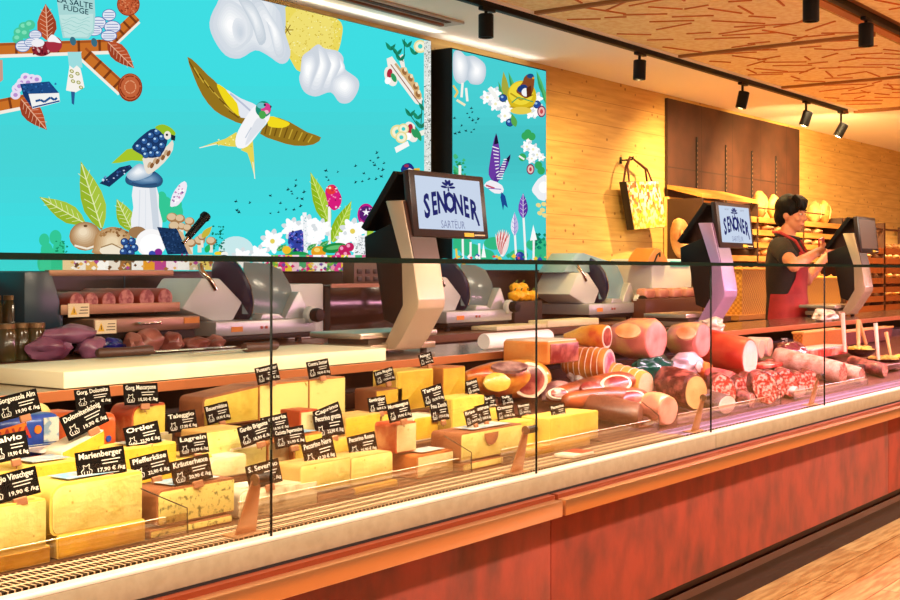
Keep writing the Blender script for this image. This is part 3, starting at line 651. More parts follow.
# ------------------------------------------------------------------ hanging bag and hook
y = 2.56
bg = [at_y(u, v, y) for u, v in ((626, 181.5), (658, 181), (667, 227), (634, 230))]
t = thing('shopping_bag', 'flower-printed white and yellow shopping bag hung on the wooden wall', 'bag', (bg[0].x+.15, y+.06, bg[3].z))
zb, zt = bg[3].z, bg[0].z; BX = [(bg[3].x, bg[3].z), (bg[2].x, bg[2].z), (bg[1].x, bg[1].z), (bg[0].x, bg[0].z)]; x0, x1 = bg[0].x, bg[1].x
bgm = MB().prism(BX, (0, y, 0), (1, 0, 0), (0, 0, 1), (0, .06, 0), .004).build('bag_body', mat('bag_black', '1e1410', .4), t)
def bagprint():
    m = mat('bag_print', 'f3ead0', .45); nt = m.node_tree; N = nt.nodes; L = nt.links
    tc = N.new('ShaderNodeTexCoord'); v = N.new('ShaderNodeTexVoronoi'); v.inputs['Scale'].default_value = 38; L.new(tc.outputs['Object'], v.inputs['Vector'])
    r = N.new('ShaderNodeValToRGB'); r.color_ramp.interpolation = 'CONSTANT'; E = r.color_ramp.elements
    E[0].color = (*lin('ddd4be'), 1); E[1].position = .30; E[1].color = (*lin('c86a1c'), 1)
    for p, c in ((.42, 'e0b018'), (.58, 'f5eed8'), (.70, '6a5a50'), (.80, 'b8401c'), (.88, 'e0b018')):
        e = E.new(p); e.color = (*lin(c), 1)
    s = N.new('ShaderNodeSeparateColor'); L.new(v.outputs['Color'], s.inputs[0]); L.new(s.outputs[0], r.inputs['Fac'])
    sp = N.new('ShaderNodeSeparateXYZ'); L.new(tc.outputs['Object'], sp.inputs[0])
    g = N.new('ShaderNodeMapRange'); g.inputs['From Min'].default_value = 0; g.inputs['From Max'].default_value = .24; g.inputs['To Min'].default_value = .75; g.inputs['To Max'].default_value = 0; L.new(sp.outputs['Z'], g.inputs['Value'])
    mx = N.new('ShaderNodeMix'); mx.data_type = 'RGBA'; mx.inputs['B'].default_value = (*lin('d6b230'), 1); L.new(g.outputs[0], mx.inputs['Factor']); L.new(r.outputs[0], mx.inputs['A'])
    L.new(mx.outputs['Result'], N['Principled BSDF'].inputs['Base Color']); return m
MB().prism([(BX[0][0]+.006, BX[0][1]+.004), (BX[1][0]-.004, BX[1][1]+.004), (BX[2][0]-.004, BX[2][1]-.003), (BX[3][0]+.006, BX[3][1]-.003)], (0, y-.003, 0), (1, 0, 0), (0, 0, 1), (0, .003, 0)).build('print_panel', bagprint(), bgm, False)
hk = Vector((at_y(636, 157, y).x, y+.05, at_y(643, 157, y).z)); hm = mat('strap_red', '5c2a18', .6)
for dy in (.004, .056): MB().tube([(x0+.06, y+dy, zt-.01), (x0+.10, y+.04+dy*.3, (zt+hk.z)/2+.02), hk+Vector((0, 0, -.005)), hk+Vector((.03, 0, -.01)), (x1-.10, y+.04+dy*.3, (zt+hk.z)/2+.02), (x1-.06, y+dy, zt-.01)], .008, 8).build('strap', hm, t)
t2 = thing('wall_hook', 'dark wall hook carrying the shopping bag', 'hook', (hk.x, WB, hk.z))
MB().tube([(hk.x+.015, WB, hk.z-.025), (hk.x+.015, y+.04, hk.z-.025), (hk.x+.015, y+.03, hk.z+.0)], .006, 8).build('peg', M_blk, t2); MB().box((hk.x+.015, WB-.004, hk.z-.025), (.03, .008, .05), None, .003).build('back_plate', M_blk, t2)
# ================================================================== cheeses
def cheesemat(n, a, b, holes=False, **k):
    m = mat('paste_'+n, a, .45, 0, b, k.pop('scale', 20), detail=7, lo=.32, hi=.72, bump=.25, bscale=45, sss=.0, **k); nt = m.node_tree; N = nt.nodes; L = nt.links
    tc = N.new('ShaderNodeTexCoord'); v = N.new('ShaderNodeTexVoronoi'); v.inputs['Scale'].default_value = 46; L.new(tc.outputs['Object'], v.inputs['Vector'])
    r = N.new('ShaderNodeValToRGB'); r.color_ramp.elements[0].position = .10; r.color_ramp.elements[1].position = .16; r.color_ramp.elements[0].color = (1, 1, 1, 1); r.color_ramp.elements[1].color = (0, 0, 0, 1); L.new(v.outputs['Distance'], r.inputs['Fac'])
    mx = N.new('ShaderNodeMix'); mx.data_type = 'RGBA'; mx.inputs['B'].default_value = (*lin('b88a34'), 1); P = N['Principled BSDF'].inputs['Base Color']; old = P.links[0].from_socket
    ma = N.new('ShaderNodeMath'); ma.operation = 'MULTIPLY'; ma.inputs[1].default_value = .75; L.new(r.outputs[0], ma.inputs[0])
    L.new(ma.outputs[0], mx.inputs['Factor']); L.new(old, mx.inputs['A']); L.new(mx.outputs['Result'], P); return m
P_yel = cheesemat('yellow', 'e6c656', 'd2a838'); P_pale = cheesemat('pale', 'e6d684', 'd2bc60'); P_deep = cheesemat('deep', 'e2b436', 'cc9820'); P_ivory = cheesemat('ivory', 'ead8a4', 'd8c084')
P_speck = mat('paste_speck', 'dcc870', .5, 0, '6a6a30', 70, detail=3, lo=.54, hi=.66, bump=.1); P_blue = mat('paste_blue', 'e6dab8', .5, 0, 'a8946c', 24, detail=6, lo=.48, hi=.66, bump=.1)
P_hole = mat('paste_hole', 'f1dc84', .5, 0, 'b08a3c', 30, lo=.66, hi=.70)
R_org = mat('rind_orange', 'cf7a34', .5, 0, '9c4a1e', 12, detail=6, bump=.1); R_brn = mat('rind_brown', 'a8663a', .55, 0, '834628', 9, bump=.15); R_tan = mat('rind_tan', 'dcae66', .55, 0, 'c58f48', 9, bump=.1)
R_red = mat('rind_red', 'b0441e', .5, 0, 'e09a60', 14, detail=6, lo=.46, hi=.66); R_wht = mat('rind_white', 'efe2c8', .6, 0, 'd9c09a', 14, bump=.15); R_yel = mat('rind_yellow', 'eec75c', .45)
M_lab = mat('label_white', 'd8d0c4', .4, 0, '8aa0b4', 30, lo=.5, hi=.56); M_labb = mat('label_blue', '7fa9c4', .4, 0, 'd8d6cc', 20, lo=.4, hi=.6)
def cheese(label, uL, uR, vB, vT, z0, depth, paste, rind, r=.02, rt=.006, yaw=0, right_round=False, film=None, toplabel=None, slab=None, name='cheese_block', y0=None, tilt=0, group='cheese blocks in the counter', x_max=None):
    depth *= .62
    q = at_z(uL, vB, z0) if y0 is None else at_y(uL, vB, y0)
    y0 = q.y; x0 = q.x; x1 = at_y(uR, vB, y0).x; z1 = at_y(uL, vT, y0).z; w, h = x1-x0, z1-z0
    z0 += .0012; h -= .0012
    t = thing(name, label, 'cheese', (x0, y0, z0), yaw, group)
    def rr(w, h, rl, rr_, off=0):
        pts = []; rl = max(.001, rl-off); rr_ = max(.001, rr_-off); a, b, c, d = off, w-off*(1 if right_round else 0), off*.5, h-off
        pts += [(b, c)]
        for k in range(7): f = k/6*PI/2; pts.append((b-rr_+rr_*math.cos(f), d-rr_+rr_*math.sin(f)))
        for k in range(7): f = PI/2+k/6*PI/2; pts.append((a+rl+rl*math.cos(f), d-rl+rl*math.sin(f)))
        for k in range(4): f = PI+k/3*PI/2; pts.append((a+rl*.5+rl*.5*math.cos(f), c+rl*.5+rl*.5*math.sin(f)))
        return pts
    r = min(r, h*.45, w*.45); r2 = r if right_round else .003
    tl = (lambda p: (p[0], p[1]+tilt*p[0]*(p[1]/h)))
    out = [tl(p) for p in rr(w, h, r, r2)]; inn = [tl(p) for p in rr(w, h, r, r2, rt)]
    MB().prism(inn, (0, -.0005, 0), (1, 0, 0), (0, 0, 1), (0, depth*.97, 0), .0015).build('paste', paste, t, True, False, 30)
    # rind: shell around the left end, the top and the back
    mb = MB(); n = len(out); A = [Vector((p[0], .0015, p[1])) for p in out]; B = [Vector((p[0], .0015, p[1])) for p in inn]
    C = [a+Vector((0, depth, 0)) for a in A]; D = [b+Vector((0, depth, 0)) for b in B]
    mb.rings([B, A, C], cap=False); mb.face(C); mb.build('rind', rind, t, True, False, 30)
    if film == 'never':
        o2 = [tl(p) for p in rr(w, h, r, r2, -.004)]
        MB().prism([(p[0], max(p[1], 0)) for p in o2], (0, -.004, 0), (1, 0, 0), (0, 0, 1), (0, depth+.008, 0), .002).build('film', film, t, True, False, 30)
    if toplabel:
        MB().bx(w*.22, w*.85, depth*.1, depth*.75, h+tilt*w*.5+.0045, h+tilt*w*.5+.0055).build('paper_label', toplabel, t, False, False)
    t['_top'] = z0+h; t['_y'] = y0
    del t['_top']; del t['_y']
    return t
ZA, ZB, ZC = .7295, .7895, .8495
def slab(label, uL, uR, vB, vT, depth, p, r, **k): return cheese(label, uL, uR, vB, vT, ZA, depth, p, r, .008, .004, **k)
# ---- front row, lower blocks then upper
slab('thin yellow cheese slab at the left end of the front row, under a tall block', -30, 50, 574, 561, .17, P_deep, R_yel, y0=.16)
cheese('tall pale yellow cheese block at the left end of the front row', -30, 46, 561, 511, .755, .17, P_pale, R_yel, .01, .004, film=M_film, y0=.162)
slab('low yellow cheese slab under the Marienberger block', 57, 145, 560, 536, .17, P_deep, R_yel, y0=.166)
cheese('rounded pale yellow block under the Marienberger sign, front row', 50, 142, 537, 485.5, .7755, .17, P_pale, R_yel, .035, .006, film=M_film, toplabel=M_labb, y0=.168)
slab('low speckled cheese slab under the herb cheese block', 150, 232, 548, 531, .17, P_speck, R_brn, y0=.166)
cheese('speckled herb cheese block under the Kräuterhexe sign', 157, 234, 529, 491, .7525, .17, P_speck, R_brn, .018, .005, film=M_film, toplabel=M_labb, y0=.168)
cheese('crumbly ivory block under the S. Severino sign', 240, 317, 515, 491, ZA, .16, P_blue, R_wht, .02, .005, tilt=-.03, y0=.17)
slab('brown-rinded slab under the front pecorino', 318, 356, 503, 496, .15, R_brn, R_brn, y0=.17)
cheese('cracked pale pecorino block in front of the Pecorino Nero sign', 300, 350, 496, 466, .7555, .14, P_pale, R_tan, .012, .003, y0=.172)
cheese('low yellow cheese disc under the smooth pecorino', 355, 398, 498, 488, ZA, .13, P_deep, R_yel, .015, .004, True and 0, True, y0=.168)
cheese('smooth pale pecorino block with a rounded right end', 351, 393, 488, 458, .7525, .14, P_pale, R_tan, .012, .003, 0, True, y0=.172)
cheese('cheese block with orange side and white label beside the round-ended pecorino', 417, 453, 481, 456, ZA, .15, P_ivory, R_org, .008, .006, toplabel=M_lab, y0=.19)
cheese('cheese cube with mottled brown rind stacked on the white-labelled block', 396, 416, 452, 424, .8015, .12, P_ivory, R_red, .012, .005, y0=.23)
slab('low pale slab under the wrapped block with half-round seal', 463, 503, 475, 464, .15, P_pale, R_brn, y0=.168)
q = cheese('large plastic-wrapped block with brown half-round seal on its face', 461, 522, 462.5, 434, .7575, .17, P_pale, R_brn, .012, .004, film=M_film, toplabel=M_lab, y0=.172)
c = at_y(491.5, 430, .167); w0 = at_y(461, 462, .172)
MB().prism([(math.cos(-PI*k/14)*.036, math.sin(-PI*k/14)*.036) for k in range(15)], (c.x-w0.x, -.0058, at_y(491, 432.5, .167).z-.7587), (1, 0, 0), (0, 0, 1), (0, .0014, 0)).build('round_seal', R_brn, q, False, False)
slab('low yellow slab under the pale block beside the second seam', 526, 590, 464, 450, .16, P_deep, R_yel, y0=.168)
cheese('pale yellow cheese block right of the second glass seam', 550, 598, 449, 418.5, .7465, .17, P_yel, R_yel, .006, .003, y0=.172)
cheese('pale cheese piece just left of the second glass seam', 518, 534, 455, 422, .7465, .16, P_yel, R_yel, .006, .003, y0=.20)
t = thing('sliced_ham_pack', 'small red and white sliced ham packet lying on the air grille', 'packet', (at_y(575, 457, .08).x, .08, .7285))
a, b = at_y(565, 456, .08).x, at_y(586, 456, .08).x
MB().box(((a+b)/2, .085, .7345), (b-a, .07, .011), None, .003).build('pack', mat('pack_white', 'e8d3c0', .3), t); MB().bx(a+(b-a)*.42, b-.002, .052, .118, .7402, .7412).build('red_print', mat('pack_red', 'a32a22', .35), t)
# ---- second row on the middle step
cheese('deep yellow cheese block behind the Marienberger sign', 22, 82, 497, 467, ZB, .17, P_deep, R_yel, .008, .004, toplabel=M_lab, y0=.38)
cheese('yellow cheese wedge standing right of the blue packs', 62, 104, 474, 452, ZB, .12, P_deep, R_wht, .004, .003, tilt=.34, y0=.46)
cheese('pale yellow cheese at the left edge behind the Vinschger sign', -25, 19, 505, 476, ZB, .15, P_yel, R_yel, .008, .004, y0=.375)
cheese('yellow block under the Pfefferkäse sign', 121, 176, 490, 449, ZB, .15, P_deep, R_yel, .008, .004, toplabel=M_lab, y0=.38)
cheese('yellow block behind the Kräuterhexe sign', 172, 212, 487, 460, ZB, .16, P_deep, R_yel, .008, .004, y0=.39)
cheese('pale soft cheese wedge with creamy edge left of the Severino sign', 210, 246, 484, 459, ZB-.0, .13, P_ivory, R_wht, .035, .004, y0=.37)
cheese('pale cheese block under the Gardo Brigante sign', 232, 266, 478, 449, ZB, .13, P_pale, R_wht, .01, .004, y0=.42)
cheese('cream coloured cheese right of the Brigante sign', 268, 292, 473, 443, ZB, .12, P_ivory, R_org, .012, .004, y0=.42)
cheese('small round cheese with orange rind and blue-white paper behind the Pecorino Nero sign', 294, 322, 472, 436, ZB, .10, P_yel, R_org, .03, .005, toplabel=M_labb, y0=.40)
cheese('pale cheese stump behind the pecorino signs', 326, 348, 470, 440, ZB, .11, P_yel, R_tan, .01, .004, y0=.40)
cheese('yellow cheese wrapped in glossy film behind the Pecorino Rosso sign', 345, 380, 462, 417, ZB, .13, P_deep, R_tan, .015, .004, film=M_film, y0=.42)
cheese('orange-rinded cheese left of the Montasegno sign', 381, 398, 456, 414, ZB, .12, P_yel, R_org, .01, .004, y0=.43)
cheese('cheese wedge with white top and orange face behind the mottled cube', 413, 438, 452, 417, ZB, .12, P_deep, R_wht, .014, .006, y0=.40)
cheese('big yellow block behind the Tartufo sign', 452, 484, 444, 399, ZB, .14, P_yel, R_yel, .006, .003, y0=.43)
cheese('flat yellow block behind the wrapped block, under the Lavarone sign', 478, 512, 437, 412, ZB, .13, P_yel, R_yel, .006, .003, y0=.41)
# ---- third row on the top step
cheese('wheel wedge with brown rind, left of the large yellow blocks', 203, 258, 432, 398, .8815, .15, P_yel, R_brn, .015, .006, tilt=.1, y0=.60)
cheese('pale yellow block carrying the brown-rinded wheel wedge', 205, 246, 462, 432, ZB, .14, P_pale, R_tan, .006, .004, y0=.43, x_max=None)
slab2 = cheese('flat brown-rinded piece under the wheel wedge', 200, 258, 445, 433, ZC, .16, P_yel, R_brn, .006, .004, y0=.605)
cheese('large yellow block with tiny holes left of the second sign on the worktop edge', 259, 308, 443, 385, ZC, .16, P_hole, R_org, .008, .004, y0=.62)
cheese('large yellow block under the Contra Senter sign', 309, 345, 438, 380, ZC, .16, P_hole, R_org, .008, .004, y0=.62)
cheese('tall wedge with white rind top and orange side behind the Caprino signs', 300, 318, 446, 411, ZC-.06, .12, P_ivory, R_red, .004, .006, y0=.50)
cheese('orange block under the Latte Mugello sign', 376, 402, 424, 390, ZC, .14, P_deep, R_brn, .008, .005, y0=.62)
cheese('big golden cheese block under the Asiago sign', 397, 433, 420, 372, ZC, .16, P_deep, R_yel, .006, .004, film=M_film, y0=.62)
cheese('tall golden cheese block left of the ham, with an orange side', 443, 465, 415, 368, ZC, .16, P_deep, R_org, .006, .004, y0=.62)
cheese('half orange cheese wheel with red coating under the Mascarpone sign', 132, 165, 458, 406, ZC, .14, P_yel, R_red, .03, .006, y0=.62)
cheese('small pale cheese beside the Taleggio sign', 158, 172, 455, 434, ZC, .08, P_ivory, R_wht, .012, .004, y0=.60)
# ---- packaged cheeses at the left
def pack(label, uL, uR, vB, vT, z0, y0, depth, m, extra=None, r=.02):
    q = at_y(uL, vB, y0); x1 = at_y(uR, vB, y0).x; z1 = at_y(uL, vT, y0).z
    t = thing('wrapped_cheese', label, 'wrapped cheese', (q.x, y0, z0), 0, 'packaged cheeses at the left end')
    MB().box(((q.x+x1)/2, y0+depth/2, (z0+.0012+z1)/2), (x1-q.x, depth, z1-z0-.0012), None, r, 4).build('wrapper', m, t)
    if extra: extra(t, q.x, x1, y0, z0, z1)
    return t
M_bw = mat('wrap_blue', '2c4fae', .3, 0, '1f3990', 14); M_ow = mat('wrap_orange', 'e0692c', .3, 0, 'cf4a22', 14)
def blue(t, x0, x1, y, z0, z1):
    w, h = x1-x0, z1-z0; mb = MB()
    mb.prism([(w*.12, h*.42), (w*.50, h*.50), (w*.50, h*.88), (w*.14, h*.78)], (x0, y-.002, z0), (1, 0, 0), (0, 0, 1), (0, .003, 0)); mb.prism([(w*(.66+.05*math.cos(a)), h*(.70)+w*.05*math.sin(a)) for a in [k*PI/8 for k in range(16)]], (x0, y-.002, z0), (1, 0, 0), (0, 0, 1), (0, .003, 0))
    mb.build('orange_badge', mat('badge_orange', 'f07a1c', .4), t, False)
    mb = MB(); add_text(mb, 'BAVA', h*.34, (x0+w*.31, y-.0025, z0+h*.64), (1, 0, .06), (0, 0, 1), 'CENTER', h*.012); mb.build('lettering', mat('letter_red', 'b82a1c', .5), t, False)
    MB().bx(x0+w*.74, x0+w*.95, y-.002, y+.001, z0+h*.42, z0+h*.92).build('barcode_label', M_lab, t, False)
    mb = MB(); mb.bx(x0+.01, x1-.01, y-.0015, y+.001, z0+h*.08, z0+h*.17); mb.build('red_stripe', mat('stripe_red', 'd8262e', .4), t, False)
    mb = MB()
    for k in range(3): mb.bx(x0+w*.5, x1-w*.06, y-.0016, y+.001, z0+h*(.26+.06*k), z0+h*(.275+.06*k))
    mb.build('fine_print', M_lab, t, False)
pack('blue-wrapped cheese pack with orange badge at the left edge', -12, 62, 450, 420, ZC, .60, .10, M_bw, blue)
pack('orange-wrapped cheese pack behind the blue pack', 60, 85, 447, 413, ZC, .64, .10, M_ow)
def dot(t, x0, x1, y, z0, z1):
    MB().prism([(math.cos(k*PI/8)*.008, math.sin(k*PI/8)*.008) for k in range(16)], (x0+(x1-x0)*.6, y-.002, z0+(z1-z0)*.35), (1, 0, 0), (0, 0, 1), (0, .003, 0)).build('blue_stamp', M_bw, t, False)
pack('orange-wrapped cheese pack with small blue stamp beside the Mascarpone wheel', 92, 119, 447, 415, ZC, .62, .10, M_ow, dot)
pack('yellow-white wrapped cheese behind the Gorgonzola sign', 30, 56, 424, 405, .93, .68, .08, mat('wrap_yellow', 'edc86a', .35, 0, 'e8e0c0', 10), None, .03)
pack('long pale vacuum packet leaning over the yellow wedge', 40, 82, 458, 452, ZB+.1, .52, .06, mat('wrap_clear', 'd8c7c4', .25, 0, '7a5c9c', 8, lo=.5, hi=.6), None, .004)
# ================================================================== price tags
M_tag = mat('tag_black', '0c0705', .7, spec=.08); M_chalk = mat('tag_white', 'd8d0c6', .6); M_clip = mat('tag_clip', 'b97c58', .35, .5)
TH = lambda s_: s_
def price_tag(u, v, y, wpx, hpx, head, price, roll=0, where='', col=None, lines=2, lab=None):
    y = max(y-.03, .176) if y < .34 else y-.025
    k = px_m(u, y); c = at_y(u, v, y); yaw = -.18
    ux = Vector((math.cos(yaw), math.sin(yaw), 0)); n = Vector((math.sin(yaw), -math.cos(yaw), 0)); uz = Vector((0, 0, 1)); uz = (uz-n*.18).normalized(); n = ux.cross(uz)*1.0
    if n.y > 0: n = -n
    r = math.radians(roll); ux, uz = ux*math.cos(r)+uz*math.sin(r), uz*math.cos(r)-ux*math.sin(r)
    w = wpx*k/ (abs(ux.dot(RT))+.08); h = hpx*k
    t = thing('price_tag', lab or ('black price tag headed %s%s' % (head, (' '+where) if where else '')), 'price tag', c-uz*h*.6, 0, 'black price tags on the cheeses and meats')
    R = Matrix((ux, -n, uz)).transposed()
    MB().box(c, (w, .0016, h), R).build('card', M_tag, t, False)
    MB().tube([c-uz*(h*.5+.008)+ux*w*.08, c-uz*(h*.5+.02)+ux*w*.08], .0015, 6).build('pin', M_clip, t)
    MB().box(c-uz*(h*.5+.006)+n*.002+ux*w*.08, (w*.26, .008, .016), R, .002).build('clip', M_clip, t, False)
    mb = MB(); P = c+n*.0012
    hw = min(.88, .115*len(head)+.12)
    add_text(mb, head, h*.30, P+uz*h*.31-ux*w*(.44-hw/2 if len(head) < 9 else 0), ux, uz, 'CENTER', h*.006, None, w*hw)
    for i in range(lines): mb.box(P+uz*h*(.07-.12*i)+ux*w*(.20-.02*i), (w*(.38-.06*i), .0004, h*.035), R)
    add_text(mb, price+' € /kg', h*.20, P-uz*h*.27+ux*w*.18, ux, uz, 'CENTER', h*.004, None, w*.56)
    # little chalk sketch
    pts = [(-.40, -.36), (-.22, -.36), (-.20, -.22), (-.26, -.15), (-.24, .02), (-.31, -.05), (-.37, .0), (-.36, -.14), (-.42, -.22)]
    for a, b in zip(pts, pts[1:]+pts[:1]):
        A, B = P+ux*w*a[0]+uz*h*a[1], P+ux*w*b[0]+uz*h*b[1]; d = (B-A); e = uz.cross(d).normalized() if 0 else n.cross(d).normalized()*h*.012
        mb.face([A-e, B-e, B+e, A+e])
    for a in (-.36, -.30, -.26): mb.box(P+ux*w*a-uz*h*.28, (w*.012, .0004, h*.10), R)
    mb.build('lettering', M_chalk, t, False)
TAGS = [(18, 405, .55, 35, 24, 'Gorgonzola Alm', '19,90', 10), (93, 397, .60, 31, 19, 'Gorg. Dolomite', '17,90', 4), (84.5, 419.5, .50, 35, 25, 'Dolomitenkönig', '19,90', 20),
        (10, 447, .40, 30, 27, 'Salvio', '19,90', 6), (141, 394, .64, 31, 21, 'Gorg. Mascarpone', '15,50', -1), (142.5, 435, .42, 31, 22, 'Ortler', '22,90', 7), (101, 462.5, .22, 43, 27, 'Marienberger', '17,90', 3),
        (150.5, 466, .28, 34, 24, 'Pfefferkäse', '22,90', 7), (191.5, 470, .20, 36, 25, 'Kräuterhexe', '20,90', 6), (12, 486, .20, 44, 28, 'Maggio Vinschger', '19,90', 8), (182, 421.5, .55, 27, 20, 'Taleggio', '17,90', 4),
        (193.5, 444.5, .42, 27, 20, 'Lagrein', '21,90', 3), (217.5, 413, .585, 22, 19, 'Bauernkäse', '19,90', 8), (255, 433, .40, 30, 21, 'Gardo Brigante', '15,90', 10), (275, 424, .46, 26, 18, 'Latteria', '18,90', 6),
        (267.5, 374, .64, 22, 17, 'Pustertaler', '16,90', 8), (318.5, 368.5, .64, 22, 17, 'Contra Senter', '18,90', 6), (289.5, 437, .41, 30, 19, 'Caciotta Peperoncino', '21,90', 4), (328, 415, .50, 26, 18, 'Caprino', '24,90', 14),
        (329, 425, .44, 29, 24, 'Pecorino grotta', '23,90', 4), (319, 451.5, .24, 31, 25, 'Pecorino Nero', '42,20', 8), (362.5, 444.5, .26, 29, 21, 'Pecorino Rosso', '22,90', 5), (264, 474, .20, 32, 24, 'S. Severino', '19,90', 7),
        (384.5, 376, .63, 20, 14, 'Latte Mugello', '19,90', 10), (377.5, 404.5, .46, 19, 16, 'Gewürzjäger', '18,90', 4), (399, 411, .24, 24, 19, 'Montasegno', '19,90', 7), (433, 395, .45, 22, 18, 'Tartufo', '23,90', 10),
        (439.5, 411.5, .42, 19, 19, 'Fou Zenth', '17,90', 4), (426, 359, .66, 14, 12, 'Asiago', '16,90', 10), (472.5, 387, .50, 13, 15, 'Stelvio', '15,90', 10), (472, 417, .24, 15, 16, 'Brise', '18,90', 10), (483, 413.5, .26, 16, 18, 'Lavarone', '18,90', 6),
        (490, 402, .48, 13, 13, 'Speck', '22,90', 4), (507, 400, .50, 13, 10, 'Tella', '19,90', 4), (505.5, 412, .30, 20, 15, 'Cremoso', '17,90', 4), (524, 409, .34, 14, 12, 'Bavarese', '20,90', 4), (558, 411, .24, 17, 14, 'Piacentino', '21,90', 6),
        (785, 341, .74, 11, 7, 'Salami', '18,90', 0)]
for a in TAGS: price_tag(*a[:7], a[7], where=('beside the dark vacuum-packed meat' if a[5] == 'Salami' else 'among the cheeses' if a[0] < 460 else 'near the hams'))
# ================================================================== hams, salami and side dishes
from mathutils import noise as _nz
B_ham = mat('ham_fat_orange', 'b8421c', .35, 0, 'efae3c', 7, detail=6, lo=.36, hi=.6, bump=.35, bscale=22, coat=.4)
B_pros = mat('prosciutto_brown', '5a2a18', .4, 0, 'b8562c', 8, detail=6, bump=.3, bscale=25, coat=.2)
B_pink = mat('cooked_ham_skin', 'd8806e', .32, 0, 'e8c878', 6, detail=5, lo=.45, hi=.6, bump=.3, coat=.45)
B_cooked = mat('cooked_brown', '5e2f22', .4, 0, '8c5440', 8, detail=6, bump=.2); B_sal = mat('salami_casing', '4e1712', .4, 0, 'a05448', 30, detail=6, lo=.46, hi=.64, bump=.4, coat=.2)
B_salw = mat('salami_mould', 'd8b8a4', .55, 0, 'b07860', 22, bump=.25); B_roast = mat('roast_orange', 'c4541c', .4, 0, 'eaa64c', 7, detail=5, bump=.2); B_mort = mat('mortadella_skin', 'e9b25c', .4, 0, 'd98c3c', 8)
B_red = mat('smoked_red', 'b83420', .35, 0, 'd87a48', 5, detail=5, lo=.4, hi=.7, coat=.3); B_whites = mat('white_sausage', 'ead9cc', .4, 0, 'dcbba6', 10); B_spk = mat('speck_rind', 'd9772e', .45, 0, 'eaa35a', 8, bump=.2)
F_red = mat('cut_red', '7c1c1a', .35, 0, 'c06a5c', 18, detail=6, lo=.45, hi=.66, coat=.3); F_pink = mat('cut_pink', 'dd8474', .35, 0, 'eab4a4', 16, detail=6, coat=.3); F_fat = mat('fat_white', 'f0dccb', .4, 0, 'e8c8b0', 10)
F_pale = mat('cut_pale', 'efc4a4', .4, 0, 'e6b08e', 10); F_sal = mat('cut_salami', 'a02e24', .35, 0, 'e6b09c', 75, detail=4, lo=.47, hi=.58, coat=.2); F_yel = mat('cut_yellowish', 'e2b877', .4, 0, 'd0985a', 14)
F_pur = mat('cut_purple', 'a04a6a', .35, 0, 'd8a0b0', 18, lo=.45, hi=.6)
SLP = .2
def rest(u, v):
    """(y) where the line of sight through a pixel meets the sloping deck"""
    r = ray(u, v); t_ = (.7305-.15*SLP+SLP*EYE.y-EYE.z)/(r.z-SLP*r.y); return min(max(EYE.y+r.y*t_, .165), .74)
def deck_z(y): return .7305+SLP*(y-.15)
TOP = {'speck', 'white_sausage'}
def log(name, label, uF, vF, yF, rpx, L, prof, body, face=None, sq=(1, 1), cat='ham', fat=None, group='hams and salami in the counter', jit=.0, drop=0, lean=0, side=0, cut=None, zmin=None):
    """meat lying along +y with its cut end at pixel (uF,vF) on the plane yF; prof: (share of length, share of radius)"""
    if zmin != 'pile' and at_y(uF, vF, yF).x > 3.74:
        yF = rest(uF, vF+rpx*sq[1]); drop = SLP
    L = max(.05, min(L, .79-yF)); k = px_m(uF, yF); c = at_y(uF, vF, yF); r = rpx*k
    if drop == SLP: c.z = deck_z(yF)+r*sq[1]*(1.03+.5*jit)
    elif zmin is None: c.z = max(c.z, .8505+r*sq[1]*(1+.5*jit))
    t = thing(name, label, cat, (c.x, yF, c.z-r*sq[1]), 0, group)
    ax = Vector((side, 1, drop)).normalized(); n = 32; rs = []; sx, sz = sq
    sh = Vector((0, lean, 1)).normalized(); lat = ax.cross(Vector((0, 0, 1))).normalized()
    for f, s_ in prof:
        ring = []
        for i in range(n):
            a = 2*PI*i/n; d = lat*math.cos(a)*sx+sh*math.sin(a)*sz
            g = 1+jit*_nz.noise(Vector((math.cos(a)*1.5+uF, f*3, math.sin(a)*1.5)))*(1 if f > .02 else .4)
            ring.append(c+ax*(L*f)+d*r*s_*g)
        rs.append(ring)
    MB().rings(rs).build('body', body, t)
    if face:
        def disc(s0, s1, off, m, nm, par):
            fr = []
            for s_ in (s1, s1, s0):
                ring = []
                for i in range(n):
                    a = 2*PI*i/n; d = lat*math.cos(a)*sx+sh*math.sin(a)*sz
                    g = 1+jit*_nz.noise(Vector((math.cos(a)*1.5+uF, 0, math.sin(a)*1.5)))*.4
                    ring.append(c+d*r*s_*g*prof[0][1])
                fr.append(ring)
            fr[0] = [p+ax*.002 for p in fr[0]]; fr[1] = [p-ax*off for p in fr[1]]; fr[2] = [p-ax*off for p in fr[2]]
            return MB().rings(fr, True).build(nm, m, par)
        if fat: disc(.3, .985, .0015, fat, 'fat_rim', t); disc(.02, .80, .003, face, 'cut_face', t)
        else: disc(.02, .94, .002, face, 'cut_face', t)
    return t
HAM = [(0, .96), (.04, 1), (.3, 1.02), (.6, .82), (.85, .45), (1, .22)]
CYL = [(0, .97), (.03, 1), (.3, 1), (.6, 1), (.9, 1), (.97, .8), (1, .4)]
RND = [(0, .94), (.06, 1), (.3, 1.02), (.55, 1), (.8, .86), (.95, .5), (1, .2)]
